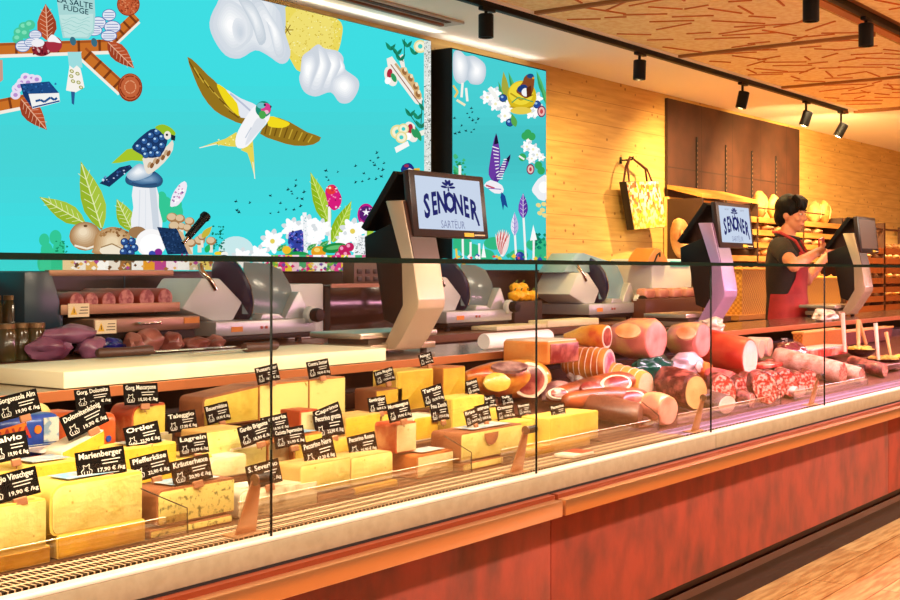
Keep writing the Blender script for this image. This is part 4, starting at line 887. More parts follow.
# bottom layer first
def oval(par, name, c, n, w, h, m, roll=0, th=.004):
    n = Vector(n).normalized(); e1 = Vector((0, 0, 1)).cross(n).normalized(); e2 = n.cross(e1); R = math.radians(roll); e1, e2 = e1*math.cos(R)+e2*math.sin(R), e2*math.cos(R)-e1*math.sin(R)
    rs = []
    for s_, o_ in ((1, -.012), (1, th*.6), (.93, th), (.02, th*1.15)):
        rs.append([c+n*o_+(e1*(math.cos(a)*w)+e2*(math.sin(a)*h))*s_*(1+.07*_nz.noise(Vector((math.cos(a)*2, math.sin(a)*2, w*90)))) for a in [2*PI*k/36 for k in range(36)]])
    return MB().rings(rs).build(name, m, par)
def long_ham(name, label, pts, y, body, face, fn=(-.45, -.85, .25), dy=.06, patch=None, cat='ham', pile=False, sq=.9):
    """pts: (u, v, radius px) along the ham from the shank to the thick end; face: (u, v, half width px, half height px)"""
    P = []; Rr = []; n_ = len(pts)
    for i_, (u, v, r) in enumerate(pts):
        yy = y+dy*(1-i_/(n_-1)); P.append(at_y(u, v, yy)); Rr.append(r*px_m(u, yy))
    low = min(p.z-r for p, r in zip(P, Rr)); x_ = P[n_//2].x
    need = max((.8505 if x_ < 3.72 else deck_z(p.y+r*.6))-(p.z-r) for p, r in zip(P, Rr))
    if need > 0 and not pile: P = [p+Vector((0, 0, need)) for p in P]
    else: need = 0
    t = thing(name, label, cat, (x_, y, low+need), 0, 'hams and salami in the counter')
    mb = MB(); mb.tube(P, Rr, 28)
    for v in mb.bm.verts: v.co += Vector((1, .6, 1))*.010*_nz.noise(v.co*14)
    b = mb.build('body', body, t)
    sub = b.modifiers.new('smooth', 'SUBSURF'); sub.levels = 1; sub.render_levels = 1
    k = px_m(face[0], y); c = at_y(face[0], face[1], y-.035)+Vector((0, 0, need))
    oval(t, 'fat_rim', c, fn, face[2]*k*1.25, face[3]*k, F_fat, face[4] if len(face) > 4 else 0)
    oval(t, 'cut_face', c+Vector(fn).normalized()*.0035, fn, face[2]*k*1.25*.82, face[3]*k*.84, F_red, face[4] if len(face) > 4 else 0)
    if patch:
        for (u, v, w_, h_, pn, pm, nm) in patch: oval(t, nm, at_y(u, v, y-.03)+Vector((0, 0, need)), pn, w_*k, h_*k, pm)
    return t
B_yfat = mat('ham_fat_yellow', 'e8a028', .3, 0, 'f6d060', 12, detail=5, bump=.3, coat=.4); B_dark = mat('ham_dark_rind', '6a3a40', .4, 0, 'c89a98', 12, detail=6, lo=.42, hi=.62, bump=.2)
long_ham('raw_ham', 'big raw ham with yellow fat and dark red cut face, beside the golden cheese', [(462, 378, 4), (474, 380, 11), (490, 381, 17), (508, 380, 19), (526, 380, 19.5), (540, 380, 17), (546, 380, 9)], .60, B_ham, (529, 381.5, 16, 17.5), (-.5, -.84, .2),
  patch=[(497, 384, 14, 9, (-.55, -.8, .25), B_yfat, 'yellow_fat'), (510, 368, 19, 7, (-.3, -.5, .8), B_dark, 'dark_rind')])
long_ham('prosciutto', 'dark prosciutto with two red slices, above the speckled brown shank', [(546, 397, 5), (560, 395, 9), (578, 391, 12), (600, 386, 13), (622, 382, 12), (634, 380, 6)], .42, B_pros, (616, 384, 16, 10, 8), (-.3, -.75, .6), .08,
  patch=[(592, 388, 13, 7, (-.3, -.75, .6), F_red, 'slice_face')])
long_ham('prosciutto', 'orange-brown prosciutto with a bright red cut at its right end', [(562, 405, 6), (578, 405, 10), (598, 404, 12), (620, 403, 12), (638, 402, 9), (647, 401, 4)], .36, B_pros, (630, 403.5, 17, 8.5, 6), (-.25, -.8, .55), .03)
long_ham('prosciutto', 'speckled brown ham shank lying just right of the second glass seam', [(538, 400, 5), (548, 397, 10), (560, 394, 11), (572, 392, 7)], .50, B_dark, (558, 398, 10, 6), (-.3, -.8, .5), .08)
log('mortadella', 'cream coloured mortadella with pale pink cut end', 646, 387, .50, 15, .24, CYL, B_mort, F_pale, (1.15, 1), 'sausage')
log('tied_roast', 'orange tied roast with white strings and purple end', 609, 364.5, .56, 16.5, .20, RND, B_roast, F_pur, (1.25, 1), fat=F_fat, jit=.12, side=-.2, zmin='pile')
log('brown_cooked_ham', 'cooked ham with smooth brown crust at the front of the counter', 640, 417, .185, 14.5, .22, RND, B_cooked, B_cooked, (1.3, .9), 'ham', jit=.1, side=-.35)
log('pink_ham_piece', 'pink cooked ham piece right of the brown crusted ham at the front', 668, 420, .18, 15.5, .10, RND, B_pink, F_pink, (1.25, .95), 'ham', jit=.2, side=.1)
log('big_salami', 'thick dark salami with yellowish cut face by the third seam', 696, 394, .25, 18.5, .20, RND, B_sal, F_yel, (1.0, 1), 'salami', jit=.1, side=.25)
log('smoked_ham', 'orange red smoked ham roll with speckled white end', 750, 359, .50, 19.5, .27, CYL, B_red, F_fat, (1.0, 1), jit=.04)
def strings(u, v, y, rpx, sq, n, L, c0=.15, m=None):
    o = [x for x in bpy.data.objects if x.get('label', '').startswith(u)][0]; b = [c for c in o.children if c.name.startswith('body')][0]
    P = [p.co.copy() for p in b.data.vertices]; k = 32; R_ = [P[i:i+k] for i in range(0, len(P)-k+1, k)]
    for i in range(1, len(R_)-2):
        for f in ([.25, .75] if n > 1 else [.5]):
            pts = [(a*(1-f)+q*f) for a, q in zip(R_[i], R_[i+1])]; ce = sum(pts, Vector())/len(pts); pts = [ce+(p-ce)*1.015 for p in pts]
            MB().tube(pts+[pts[0]], .0016, 5).build('string', F_fat, b, True, False)
strings('orange tied roast', 0, 0, 0, 0, 2, 0); strings('cream coloured mortadella', 0, 0, 0, 0, 2, 0)
# speck block: axis aligned slab
def speck(label, uC, uL, uR, vT, vB, y0, group='hams and salami in the counter'):
    a, b = at_y(uC, vB, y0), at_y(uR, vB, y0); z1 = at_y(uC, vT, y0).z
    # depth so that the left back corner falls on uL
    y1 = y0
    while at_y(uL, vB, y1).x < a.x and y1 < y0+.5: y1 += .005
    t = thing('speck_block', label, 'speck', ((a.x+b.x)/2, y0, a.z), 0, group); w, h, d = b.x-a.x, z1-a.z, y1-y0
    MB().box(((a.x+b.x)/2, (y0+y1)/2, a.z+h/2), (w, d, h), None, .012, 3).build('rind', B_spk, t)
    MB().box(((a.x+b.x)/2, y0-.001, a.z+h*.47), (w*.92, .006, h*.84), None, .002).build('cut_face', F_red, t)
    MB().box(((a.x+b.x)/2, (y0+y1)/2, z1), (w*.93, d*.93, .008), None, .003).build('fat_top', F_fat, t)
speck('square block of speck with white fat top and red front, above the raw ham', 549, 503, 579, 342, 365, .56)
log('raw_ham', 'raw ham with white fat band and red oval end at the top of the pile', 607, 337, .60, 11.5, .28, HAM, B_ham, F_red, (1.1, 1.05), fat=F_fat, jit=.15, side=-.1, zmin='pile')
log('cooked_ham', 'largest pink cooked ham on top of the pile', 656, 340, .56, 20, .22, RND, B_pink, F_pink, (1.25, 1), jit=.14, zmin='pile')
log('cooked_ham', 'pink cooked ham with golden skin right of the largest one', 703, 340, .56, 17.5, .18, RND, B_pink, F_pink, (1.1, 1), jit=.14, zmin='pile')
B_patch = mat('golden_fat', 'd88a4c', .35, 0, 'ecd090', 12, detail=5, bump=.2, coat=.4)
def add_patch(start, u, v, y, w, h, n, m, nm):
    o = [x for x in bpy.data.objects if x.get('label', '').startswith(start)][0]; k = px_m(u, y); oval(o, nm, at_y(u, v, y), n, w*k, h*k, m)
add_patch('largest pink cooked ham', 628, 331, .555, 13, 8, (-.85, -.35, .45), B_patch, 'golden_fat')
add_patch('pink cooked ham with golden', 686, 333, .555, 10, 7, (-.85, -.35, .45), B_patch, 'golden_fat')
# packs
def blobthing(name, label, cat, u, v, y, rx, rz, m, jit=.3, sd=1, ry=.05, group='packs among the hams', extra=None):
    y = rest(u, v+rz); k = px_m(u, y); c = at_y(u, v, y); c.z = deck_z(y)+rz*k*1.3; t = thing(name, label, cat, (c.x, y, c.z-rz*k), 0, group)
    MB().blob(c, (rx*k*1.5, ry, rz*k), None, 4, jit, sd).build('wrapper', m, t)
    if extra: extra(t, c, k)
    return t
def clipx(t, c, k): MB().lathe([(0, 0), (.022, 0), (.026, .008), (.012, .02), (0, .022)], c+Vector((.01, -.055, -.004)), (0, -1, .1), 16).build('clip_end', mat('clip_pink', 'e8b8b0', .4), t); MB().blob(c+Vector((.012, -.075, -.012)), (.008, .006, .006), None, 2).build('seal', mat('seal_red', 'c03a30', .4), t)
def grlab(t, c, k): MB().box(c+Vector((.01, -.056, -.012)), (.05, .004, .012), Ry(-.15), .002).build('red_label', mat('label_red', 'b03028', .4), t)
blobthing('foil_pack', 'shiny green foil pack between the hams', 'foil pack', 653, 371, .52, 23, 14, mat('foil_green', '10705a', .2, .3, '0c4a40', 12), .5, 4, .05, extra=grlab)
blobthing('foil_pack', 'white foil pack with clipped round end right of the green foil pack', 'foil pack', 685, 369, .50, 17, 12, mat('foil_white', 'e8dcdc', .25, .2, 'c8b4bc', 14), .35, 6, .05, extra=clipx)
log('small_roast', 'small orange roast just right of the white foil pack', 709, 372, .47, 9, .14, RND, B_roast, None, (1.2, 1), jit=.1)
blobthing('wrapped_meat', 'white paper wrapped meat in front of the speck block', 'wrapped meat', 583, 378, .50, 12, 9, mat('paper_lilac', 'e2cfd2', .4, 0, 'c48a90', 14), .4, 8, .05)
for k, (u, v, lab) in enumerate(((753, 350, 'white sausage end, left of the three behind the smoked ham'), (761.5, 349, 'white sausage end in the middle of the three behind the smoked ham'), (770, 347, 'white sausage end, right of the three behind the smoked ham'))):
    log('white_sausage', lab, u, v, .66, 9.5, .2, CYL, B_whites, F_pale, (.85, 1), 'sausage', group='white sausages', zmin='pile')
# salami halves in the front, faces to the shopper
SAL = [(724, 391, 15, .20, 'brownish cut salami half right of the third seam'), (743, 388, 10, .24, 'thin leaning salami half behind the brownish one'), (752, 385.5, 11, .26, 'leaning red salami half, second of the slim pair'),
       (765, 389, 16, .20, 'tall speckled salami half in the middle of the front row'), (775.5, 386, 13, .24, 'red salami half close behind the tall speckled one'), (788, 384, 13, .22, 'round coarse salami half right of the tall speckled one'),
       (800, 383, 10, .26, 'small salami half behind the round coarse one'), (811, 381, 10, .28, 'brownish pointed salami half near the far clamp')]
for u, v, r, y, lab in SAL: log('salami_half', lab, u, v, y, r*1.08, .07, [(0, .97), (.05, 1), (.7, .96), (1, .7)], B_sal, F_sal, (.86, 1), 'salami', jit=.08, lean=.22, side=.75)
log('salami_stick', 'short salami stick lying at the front of the pink-lit grille', 752, 411, .16, 8, .22, CYL, B_sal, F_sal, (1.1, 1), 'salami', zmin=ZA)
log('lardo', 'white half moon of lardo with dark rind at the front', 727, 414, .165, 10, .10, CYL, mat('lardo_rind', '4a342a', .5, 0, 'e0d0c0', 8, lo=.55, hi=.6), F_fat, (2.1, .95), 'lardo', zmin=ZA)
log('pale_sausage', 'pale pink sausage on the low front step below the round salami', 800, 400, .17, 7, .2, RND, mat('sausage_pale', 'e2bfae', .4, 0, 'd08e84', 12), None, (2.4, .9), 'sausage', jit=.2, zmin=ZA)
log('red_sausage', 'bright red fresh sausage behind the slim salami pair', 733, 381, .36, 8, .14, RND, mat('fresh_red', 'c8404a', .35, 0, 'd87a70', 18), None, (1.6, .9), 'sausage', jit=.25)
log('mould_salami', 'long white-moulded salami behind the pointed salami half', 843, 374, .33, 11, .36, CYL, B_salw, F_sal, (1.1, 1), 'salami', jit=.06)
log('small_salami', 'small pale salami beside the moulded salami', 862, 376, .28, 8, .18, CYL, B_salw, F_sal, (1.2, 1), 'salami', jit=.1)
log('salami_end', 'salami end below the olive bowls', 885, 371, .26, 7, .2, CYL, B_sal, F_sal, (1.3, 1), 'salami', jit=.1)
blobthing('vacuum_meat', 'dark vacuum-packed meat with shiny film, under the brown edge', 'vacuum pack', 791, 354, .66, 16, 9.5, mat('vac_dark', '5c2430', .2, 0, '8a4a50', 10, coat=.5), .3, 11, .07)
def boxy(name, label, cat, u0, u1, vT, vB, y0, d, m, top=None, r=.006, group='packs among the hams'):
    y0 = rest((u0+u1)/2, vB); a, b = at_y(u0, vB, y0), at_y(u1, vB, y0); z1 = at_y((u0+u1)/2, vT, y0).z; z0 = deck_z(y0+d); z1 = max(z1, z0+.012)
    t = thing(name, label, cat, ((a.x+b.x)/2, y0, z0), 0, group); MB().bx(a.x, b.x, y0, y0+d, z0, z1, min(r, (z1-z0)*.4), 3).build('pack', m, t)
    if top: MB().bx(a.x+.01, b.x-.01, y0+.008, y0+d-.01, z1, z1+.004, .001).build('top_sheet', top, t)
    return t
M_rp = mat('red_pack', 'c23a30', .25, 0, 'd88a78', 12, lo=.45, hi=.65, coat=.4)
boxy('red_meat_pack', 'red plastic-wrapped meat with white top below the woven basket', 'meat pack', 806, 848, 348, 362, .55, .14, M_rp, F_fat)
boxy('red_meat_tray', 'flat red meat tray behind the tall speckled salami', 'meat pack', 764, 806, 362, 371, .47, .12, M_rp)
boxy('red_meat_tray', 'flat red tray in front of the dark vacuum pack', 'meat pack', 776, 800, 358, 363, .60, .06, M_rp)
boxy('dark_pack', 'black and yellow pack at the right below the olive bowl', 'meat pack', 853, 880, 364, 374, .42, .1, mat('pack_black', '2a1a14', .35, 0, 'c8962c', 8, lo=.6, hi=.62))
boxy('dark_pack', 'dark pack at the right edge beside the black and yellow pack', 'meat pack', 881, 905, 364, 373, .40, .1, mat('pack_brownish', '4a2a20', .35, 0, '6a3c30', 8))
# woven baskets, bowls, sticks
def wicker(name, c1, c2, k=1):
    m = mat(name, c1, .6, 0); nt = m.node_tree; N = nt.nodes; L = nt.links
    tc = N.new('ShaderNodeTexCoord'); ck = N.new('ShaderNodeTexChecker'); ck.inputs['Scale'].default_value = 60*k; ck.inputs['Color1'].default_value = (*lin(c1), 1); ck.inputs['Color2'].default_value = (*lin(c2), 1)
    L.new(tc.outputs['Object'], ck.inputs['Vector']); L.new(ck.outputs['Color'], N['Principled BSDF'].inputs['Base Color']); return m
M_wick = wicker('wicker_amber', 'd08628', 'a86420', 1.4); M_wickd = wicker('wicker_dark', '7a3420', '5a2416', 1.4)
def basket(label, u0, u1, vT, vB, y0, d, m):
    a, b = at_y(u0, vB, y0), at_y(u1, vB, y0); z1 = at_y(u0, vT, y0).z; z0 = deck_z(y0+d)
    t = thing('woven_basket', label, 'basket', ((a.x+b.x)/2, y0, z0), 0, 'woven baskets in the counter')
    mb = MB(); x0, x1, y1 = a.x, b.x, y0+d; e = .012
    rs = []
    for (s_, z) in ((-.012, z0), (0, z1), (-.008, z1), (-.02, z0+.008)):
        rs.append([(x0-s_, y0-s_, z), (x1+s_, y0-s_, z), (x1+s_, y1+s_, z), (x0-s_, y1+s_, z)])
    mb.rings(rs).build('weave', m, t, False)
    MB().tube([(x0, y0, z1), (x1, y0, z1), (x1, y1, z1), (x0, y1, z1), (x0, y0, z1)], .006, 8).build('rim', mat('rim_wicker', 'e0a24c', .5), t); return t
basket('amber woven basket above the red meat pack', 803, 844, 333, 347.5, .66, .06, M_wick)
basket('dark red woven basket right behind the olive bowls', 846, 893, 332, 350, .70, .06, M_wickd)
M_bowl = mat('bowl_dark', '3c1c14', .2)
def bowl(label, u, v, y, rpx, olive, sd):
    k = px_m(u, y); c = at_y(u, v, y); r = rpx*k; hb = max(.03, c.z-deck_z(y)-.012)
    t = thing('serving_bowl', label, 'bowl', (c.x, y, c.z-hb), 0, 'bowls of antipasti')
    MB().lathe([(0, -hb), (r*.5, -hb), (r*.85, -hb*.5), (r, 0), (r*.97, 0), (r*.8, -hb*.45), (r*.4, -hb*.85), (0, -hb*.85)], c, (0, 0, 1), 32).build('bowl', M_bowl, t)
    rng = random.Random(sd); mb = MB(); ra = .0125
    for i in range(60):
        a = rng.uniform(0, 2*PI); q = math.sqrt(rng.random())*r*.8; h = .012*(1-(q/r)**2)+rng.uniform(-.006, .010)
        mb.blob((c.x+q*math.cos(a), y+q*math.sin(a), c.z-.008+h), (ra*1.1, ra, ra*.8), Rz(a), 1)
    o = mb.build('antipasti', olive, t); o['kind'] = 'stuff'
bowl('dark bowl heaped with yellow pickled vegetables beside the amber basket', 861, 349, .50, 15, mat('olive_yellow', 'd9b83a', .3, 0, 'e8d890', 6), 3)
bowl('flat dark bowl of olives at the right, lower than the pickle bowl', 884, 358.5, .33, 17, mat('olive_brown', 'b5862c', .3, 0, 'd8c070', 6), 5)
bowl('dark bowl with yellow food cut by the right edge', 905, 357, .31, 12, mat('olive_gold', 'e6c83c', .3, 0, 'e8d890', 6), 8)
def stick(name, label, p, q, w=.010, m=None):
    t = thing(name, label, 'tongs', p, 0, 'wooden tongs in the bowls'); p, q = Vector(p), Vector(q)
    MB().tube([p, p+(q-p)*.5, q], [w*.45, w*.55, w*.6], 8).build('handle', m or mat('tongs_wood', 'dcae72', .5), t); return t
M_tw = mat('tongs_pale', 'e6cdb8', .5)
stick('wooden_tongs', 'pale wooden tongs standing upright left of the pickle bowl', at_y(845, 352, .52), at_y(842.5, 313, .54), .022, M_tw)
t = stick('wooden_tongs', 'splayed wooden tongs standing in the yellow pickles', at_y(858.5, 348, .50), at_y(858, 320, .52), .022)
MB().tube([at_y(866, 344, .51), at_y(859, 321, .52)], [.010, .012], 8).build('second_arm', mat('tongs_wood', 'dcae72', .5), t)
stick('wooden_tongs', 'pale pink tongs standing in the flat olive bowl', at_y(878.5, 360, .33), at_y(875.5, 323, .35), .020, M_tw)
stick('wooden_tongs', 'leaning brown tongs at the right of the olive bowl', at_y(891, 357, .34), at_y(886, 332, .37), .018)
# ================================================================== backlit murals
class Print:
    """flat printed picture: every patch is a polygon of the print, one sheet above the other by 0.05 mm"""
    def __init__(s, y, lim): s.lim = lim; s.y = y; s.mb = MB(); s.mats = []; s.k = 0; s.o = (0, 0); s.s = 1.0
    def frame(s, ox, oy, sc): s.o = (ox, oy); s.s = sc; return s
    def col(s, h):
        m = glow('print_'+h, h, 1.0)
        if m not in s.mats: s.mats.append(m)
        s.mb.mi = s.mats.index(m)
    def P(s, p): q = at_y(s.o[0]+p[0]/s.s, s.o[1]+p[1]/s.s, s.y); a, b, c, d = s.lim; return Vector((min(max(q.x, a), b), s.y-.000012*s.k, min(max(q.z, c), d)))
    def poly(s, pts, c, smooth=0):
        s.k += 1; s.col(c)
        if smooth:
            n = len(pts); out = []
            for i in range(n):
                a, b, d, e = pts[i-1], pts[i], pts[(i+1) % n], pts[(i+2) % n]
                for j in range(smooth):
                    t = j/smooth
                    out.append(tuple(.5*((2*b[q])+(d[q]-a[q])*t+(2*a[q]-5*b[q]+4*d[q]-e[q])*t*t+(3*b[q]-a[q]-3*d[q]+e[q])*t**3) for q in (0, 1)))
            pts = out
        s.mb.face([s.P(p) for p in pts]); return s
    def ell(s, x, y, rx, ry, c, rot=0, n=22):
        r = math.radians(rot)
        return s.poly([(x+rx*math.cos(a)*math.cos(r)-ry*math.sin(a)*math.sin(r), y+rx*math.cos(a)*math.sin(r)+ry*math.sin(a)*math.cos(r)) for a in [2*PI*k/n for k in range(n)]], c)
    def line(s, pts, w, c):
        for a, b in zip(pts[:-1], pts[1:]):
            d = Vector((b[0]-a[0], b[1]-a[1]));
            if d.length < 1e-6: continue
            n = Vector((-d.y, d.x)).normalized()*w/2; s.poly([(a[0]+n.x, a[1]+n.y), (b[0]+n.x, b[1]+n.y), (b[0]-n.x, b[1]-n.y), (a[0]-n.x, a[1]-n.y)], c)
        return s
    def leaf(s, b, t, w, c, vein, c2=None, nv=6):
        b, t = Vector(b), Vector(t); d = t-b; n = Vector((-d.y, d.x)).normalized()
        pr = [(0, .08), (.12, .32), (.3, .5), (.5, .48), (.7, .33), (.88, .13), (1, 0)]
        L = [b+d*f+n*w*g for f, g in pr]; R = [b+d*f-n*w*g for f, g in pr]
        s.poly([tuple(p) for p in L+R[-2::-1]], c)
        if c2: s.poly([tuple(p) for p in L+[t, b]], c2)
        if vein:
            s.line([tuple(b), tuple(b+d*.96)], w*.045+.6, vein)
            for k in range(nv):
                f = .1+.75*k/nv; g = (.42-.33*abs(f-.4))*w
                for sg in (1, -1): s.line([tuple(b+d*f), tuple(b+d*(f+.12)+n*g*sg*.85)], w*.02+.5, vein)
        return s
    def choc(s, a, b, w, n):
        s.line([(a[0], a[1]+w*.22), (b[0], b[1]+w*.22)], w*1.15, 'f4ece0'); s.line([a, b], w, 'c87028'); a, b = Vector(a), Vector(b); d = b-a; m = Vector((-d.y, d.x)).normalized()
        s.line([tuple(a-m*w*.36), tuple(b-m*w*.36)], w*.2, 'a65220')
        for k in range(n):
            p = a+d*(k+.5)/n; s.line([tuple(p-m*w*.5), tuple(p+m*w*.5)], w*.22, '7a3a18')
    def nut(s, x, y, rx, ry, c='e4e8f2', ln='5470b0', rot=0):
        s.ell(x, y, rx, ry, ln, rot); s.ell(x, y, rx*.9, ry*.88, c, rot); r = math.radians(rot)
        for g in (-.4, .05, .45): s.line([(x-rx*.7*math.cos(r)-g*ry*math.sin(r)*-1, y-rx*.7*math.sin(r)+g*ry), (x+rx*.7*math.cos(r), y+rx*.7*math.sin(r)+g*ry)], ry*.08+.6, ln)
    def berries(s, pts, r, c='2a4c8c', hi='9cc4e8'):
        for x, y in pts: s.ell(x, y, r, r, '12244c'); s.ell(x, y, r*.85, r*.85, c); s.ell(x-r*.25, y-r*.3, r*.35, r*.3, hi)
    def flower(s, x, y, r, c='ffffff', mid='e8cf5a', n=9, sh='d9dfe2'):
        for k in range(n):
            a = 2*PI*k/n; s.ell(x+r*.6*math.cos(a), y+r*.6*math.sin(a), r*.46, r*.24, sh if k % 2 else c, math.degrees(a))
        for k in range(n):
            a = 2*PI*(k+.5)/n; s.ell(x+r*.38*math.cos(a), y+r*.38*math.sin(a), r*.36, r*.2, c, math.degrees(a))
        if mid: s.ell(x, y, r*.2, r*.2, mid)
    def birds(s, pts, r, c='103c44'):
        rg = random.Random(5)
        for x, y in pts:
            a = rg.uniform(-.6, .6); q = rg.uniform(.7, 1.15)*r
            R = lambda u, v: (x+(u*math.cos(a)-v*math.sin(a))*q, y+(u*math.sin(a)+v*math.cos(a))*q)
            s.poly([R(-1.1, .2), R(-.1, -.25), R(.1, -1.1), R(.35, -.2), R(1.1, .35), R(.3, .35), R(-.1, .75)], c)
    def speck(s, x0, y0, x1, y1, n, r, cols, sd=1, inside=None):
        rg = random.Random(sd)
        for k in range(n):
            x, y = rg.uniform(x0, x1), rg.uniform(y0, y1)
            if inside and not inside(x, y): continue
            q = r*rg.uniform(.6, 1.3); s.poly([(x-q, y), (x, y-q*rg.uniform(.5, 1.2)), (x+q, y), (x, y+q*rg.uniform(.5, 1.2))], cols[k % len(cols)]); s.k -= .85
    def soft(s, pts, c0, c1, cx, cy, n=7, end=.25, sm=3):
        """patch printed with a soft tone from its rim to (cx, cy)"""
        h = lambda c: [int(c[i:i+2], 16) for i in (0, 2, 4)]
        for k in range(n):
            f = k/(n-1); g = 1-(1-end)*f; c = ''.join('%02x' % round(a+(b-a)*f) for a, b in zip(h(c0), h(c1)))
            s.poly([(cx+(p[0]-cx)*g, cy+(p[1]-cy)*g) for p in pts], c, sm)
        return s
    def swirl(s, pts, w, c):
        s.line(pts, w, c)
CY1, CY2 = '40dfe0', '4bd3d6'
def mural_panel(name, label, x0, x1, z0, z1, y, depth, pr, frame_m, edge=.012):
    t = thing(name, label, 'mural', ((x0+x1)/2, y+depth, z0))
    f = MB().bx(x0-edge, x1+edge, y+.004, y+depth, z0-edge, z1+edge).build('light_box', frame_m, t, False)
    pr.mb.build('print', pr.mats, t, False)
    return t
def lbox(pr, x0, x1, z0, z1, c):      # background sheet in bands, slightly varied print colour
    m = glow('print_'+c, c, 1.0); pr.mats.append(m); pr.mb.mi = pr.mats.index(m)
    pr.mb.face([(x0, pr.y, z0), (x1, pr.y, z0), (x1, pr.y, z1), (x0, pr.y, z1)])
# ------------------------------------------------------------------ main mural
YM = WB-.06
a = at_y(430, 41, YM); XM1, ZM1 = a.x, a.z; XM0 = 2.35; ZM0 = at_y(200, 267, YM).z-.02
pr = Print(YM, (XM0, XM1, ZM0, ZM1)); lbox(pr, XM0, XM1, ZM0, ZM1, '3fdde2')
for k in range(14):
    f = math.sin(PI*(k+.5)/14)**2; pr.poly([(-30, 60+13*k), (430, 60+13*k), (430, 60+13*(k+1)), (-30, 60+13*(k+1))], '%02x%02x%02x' % (int(63+8*f), int(221-9*f), int(226-12*f)))
Z = pr.frame(0, 0, 4)
# chocolate branches, leaves, nuts
Z.choc((545, 65), (445, 160), 42, 4); Z.choc((-60, 197), (440, 180), 46, 6); Z.choc((330, 205), (490, 352), 46, 4); Z.choc((-60, 432), (140, 392), 46, 3)
Z.ell(513, 18, 46, 46, '8e3a20'); Z.ell(513, 18, 42, 42, 'c05a34'); Z.speck(475, -20, 552, 55, 70, 4, ['8e3a20', 'd88458'], 3, lambda x, y: (x-513)**2+(y-18)**2 < 1600)
Z.leaf((190, 160), (182, 15), 78, 'b8502c', 'e8b090', '9c4024'); Z.leaf((432, 170), (537, 274), 66, 'b8502c', 'e8b090', '9c4024'); Z.leaf((85, 398), (187, 520), 76, 'b8502c', 'e8b090', '9c4024')
Z.ell(520, 350, 49, 57, '8a3418'); Z.ell(520, 348, 44, 52, 'c2623a')
for k in range(6): Z.line([(520+40*math.cos(a), 348+44*math.sin(a)) for a in [k*1.05+j*.22 for j in range(5)]], 5, '8a3418'); Z.line([(520+22*math.cos(a), 348+25*math.sin(a)) for a in [k*1.05+.5+j*.3 for j in range(4)]], 4, 'e09a70')
for x, y in ((75, 130), (95, 108), (118, 100), (100, 135), (70, 155)): Z.ell(x, y, 22, 20, '4cc79a'); Z.ell(x-4, y-5, 10, 8, '7fe0b8')
for n in ((90, 185, 30, 24), (140, 140, 26, 20), (120, 170, 24, 18), (435, 60, 28, 24), (392, 92, 32, 26), (375, 122, 34, 22), (448, 108, 34, 26), (434, 143, 33, 22)): Z.nut(*n)
Z.ell(165, 195, 40, 30, '8a2430'); Z.speck(130, 170, 200, 220, 40, 5, ['d8b0b0', '5c1420'], 4); Z.ell(150, 172, 26, 16, 'f0eef2'); Z.ell(215, 178, 32, 32, 'a83040'); Z.poly([(188, 165), (205, 138), (228, 152), (243, 172), (215, 168)], 'f6f2f4', 3)
# fudge bag
Z.poly([(222, -30), (375, -30), (380, 60), (374, 130), (352, 155), (250, 152), (238, 90)], 'a9d6d4', 0); Z.poly([(235, 60), (372, 55), (370, 120), (345, 148), (258, 148)], 'bfe3df')
for k in range(5): Z.line([(245+8*j, 75+14*k+6*math.sin(j*.8+k)) for j in range(15)], 1.6, '88c4c0')
pr.k += 1; pr.col('16485a')
def ptext(p, txt, x, y, h, c, bold=0, w=None, rot=0):
    p.k += 1; p.col(c); o = p.P((x, y)); d = (p.P((x+10, y))-o); dy = (p.P((x, y-10))-o); sc = d.length/10
    p.k += 1; add_text(p.mb, txt, h*sc*1.0, o, Vector((1, 0, 0)), Vector((0, 0, 1)), 'CENTER', bold*h*sc, None, (w*sc) if w else None)
ptext(Z, 'EA SALTE', 298, 12, 27, '12414e', .012, 140); ptext(Z, 'FUDGE', 302, 40, 26, '12414e', .012, 98)
Z.ell(290, 165, 12, 18, '3a6c80', -15); Z.ell(375, 170, 12, 18, '3a6c80', -15)
Z.poly([(268, 208), (322, 208), (328, 270), (275, 275)], '9ddcde'); Z.poly([(276, 262), (292, 274), (305, 262), (320, 275), (326, 300), (336, 350), (300, 370), (262, 362)], 'f6f2ea', 0)
for x, y in ((285, 285), (308, 295), (290, 325), (312, 330), (322, 350), (283, 305)): Z.ell(x, y, 9, 7, '9a9a3c', 30); Z.ell(x, y, 5, 4, 'e8e4c0', 30)
Z.poly([(282, 366), (298, 368), (294, 420), (285, 414)], '2c5c90')
for x, y in ((65, 355), (60, 380), (85, 330), (100, 310), (125, 315), (145, 318), (75, 345), (110, 330)): Z.ell(x, y, 20, 18, 'e8dcf2'); Z.ell(x, y, 9, 8, 'b890d0')
Z.poly([(78, 336), (195, 326), (234, 372), (112, 376)], '1e4a82', 0); Z.poly([(112, 376), (234, 372), (238, 408), (128, 436)], 'f2f2ee'); Z.poly([(78, 336), (112, 376), (128, 436), (92, 385)], '16386a')
Z.line([(140, 405), (160, 400), (175, 408), (200, 390), (215, 400), (226, 392)], 9, '24528a'); Z.line([(128, 430), (236, 404)], 6, '24528a'); Z.speck(90, 332, 220, 372, 26, 5, ['2f66a4', '163a6c'], 9)
Z.poly([(-30, 240), (8, 240), (10, 320), (-30, 350)], 'c89a88')
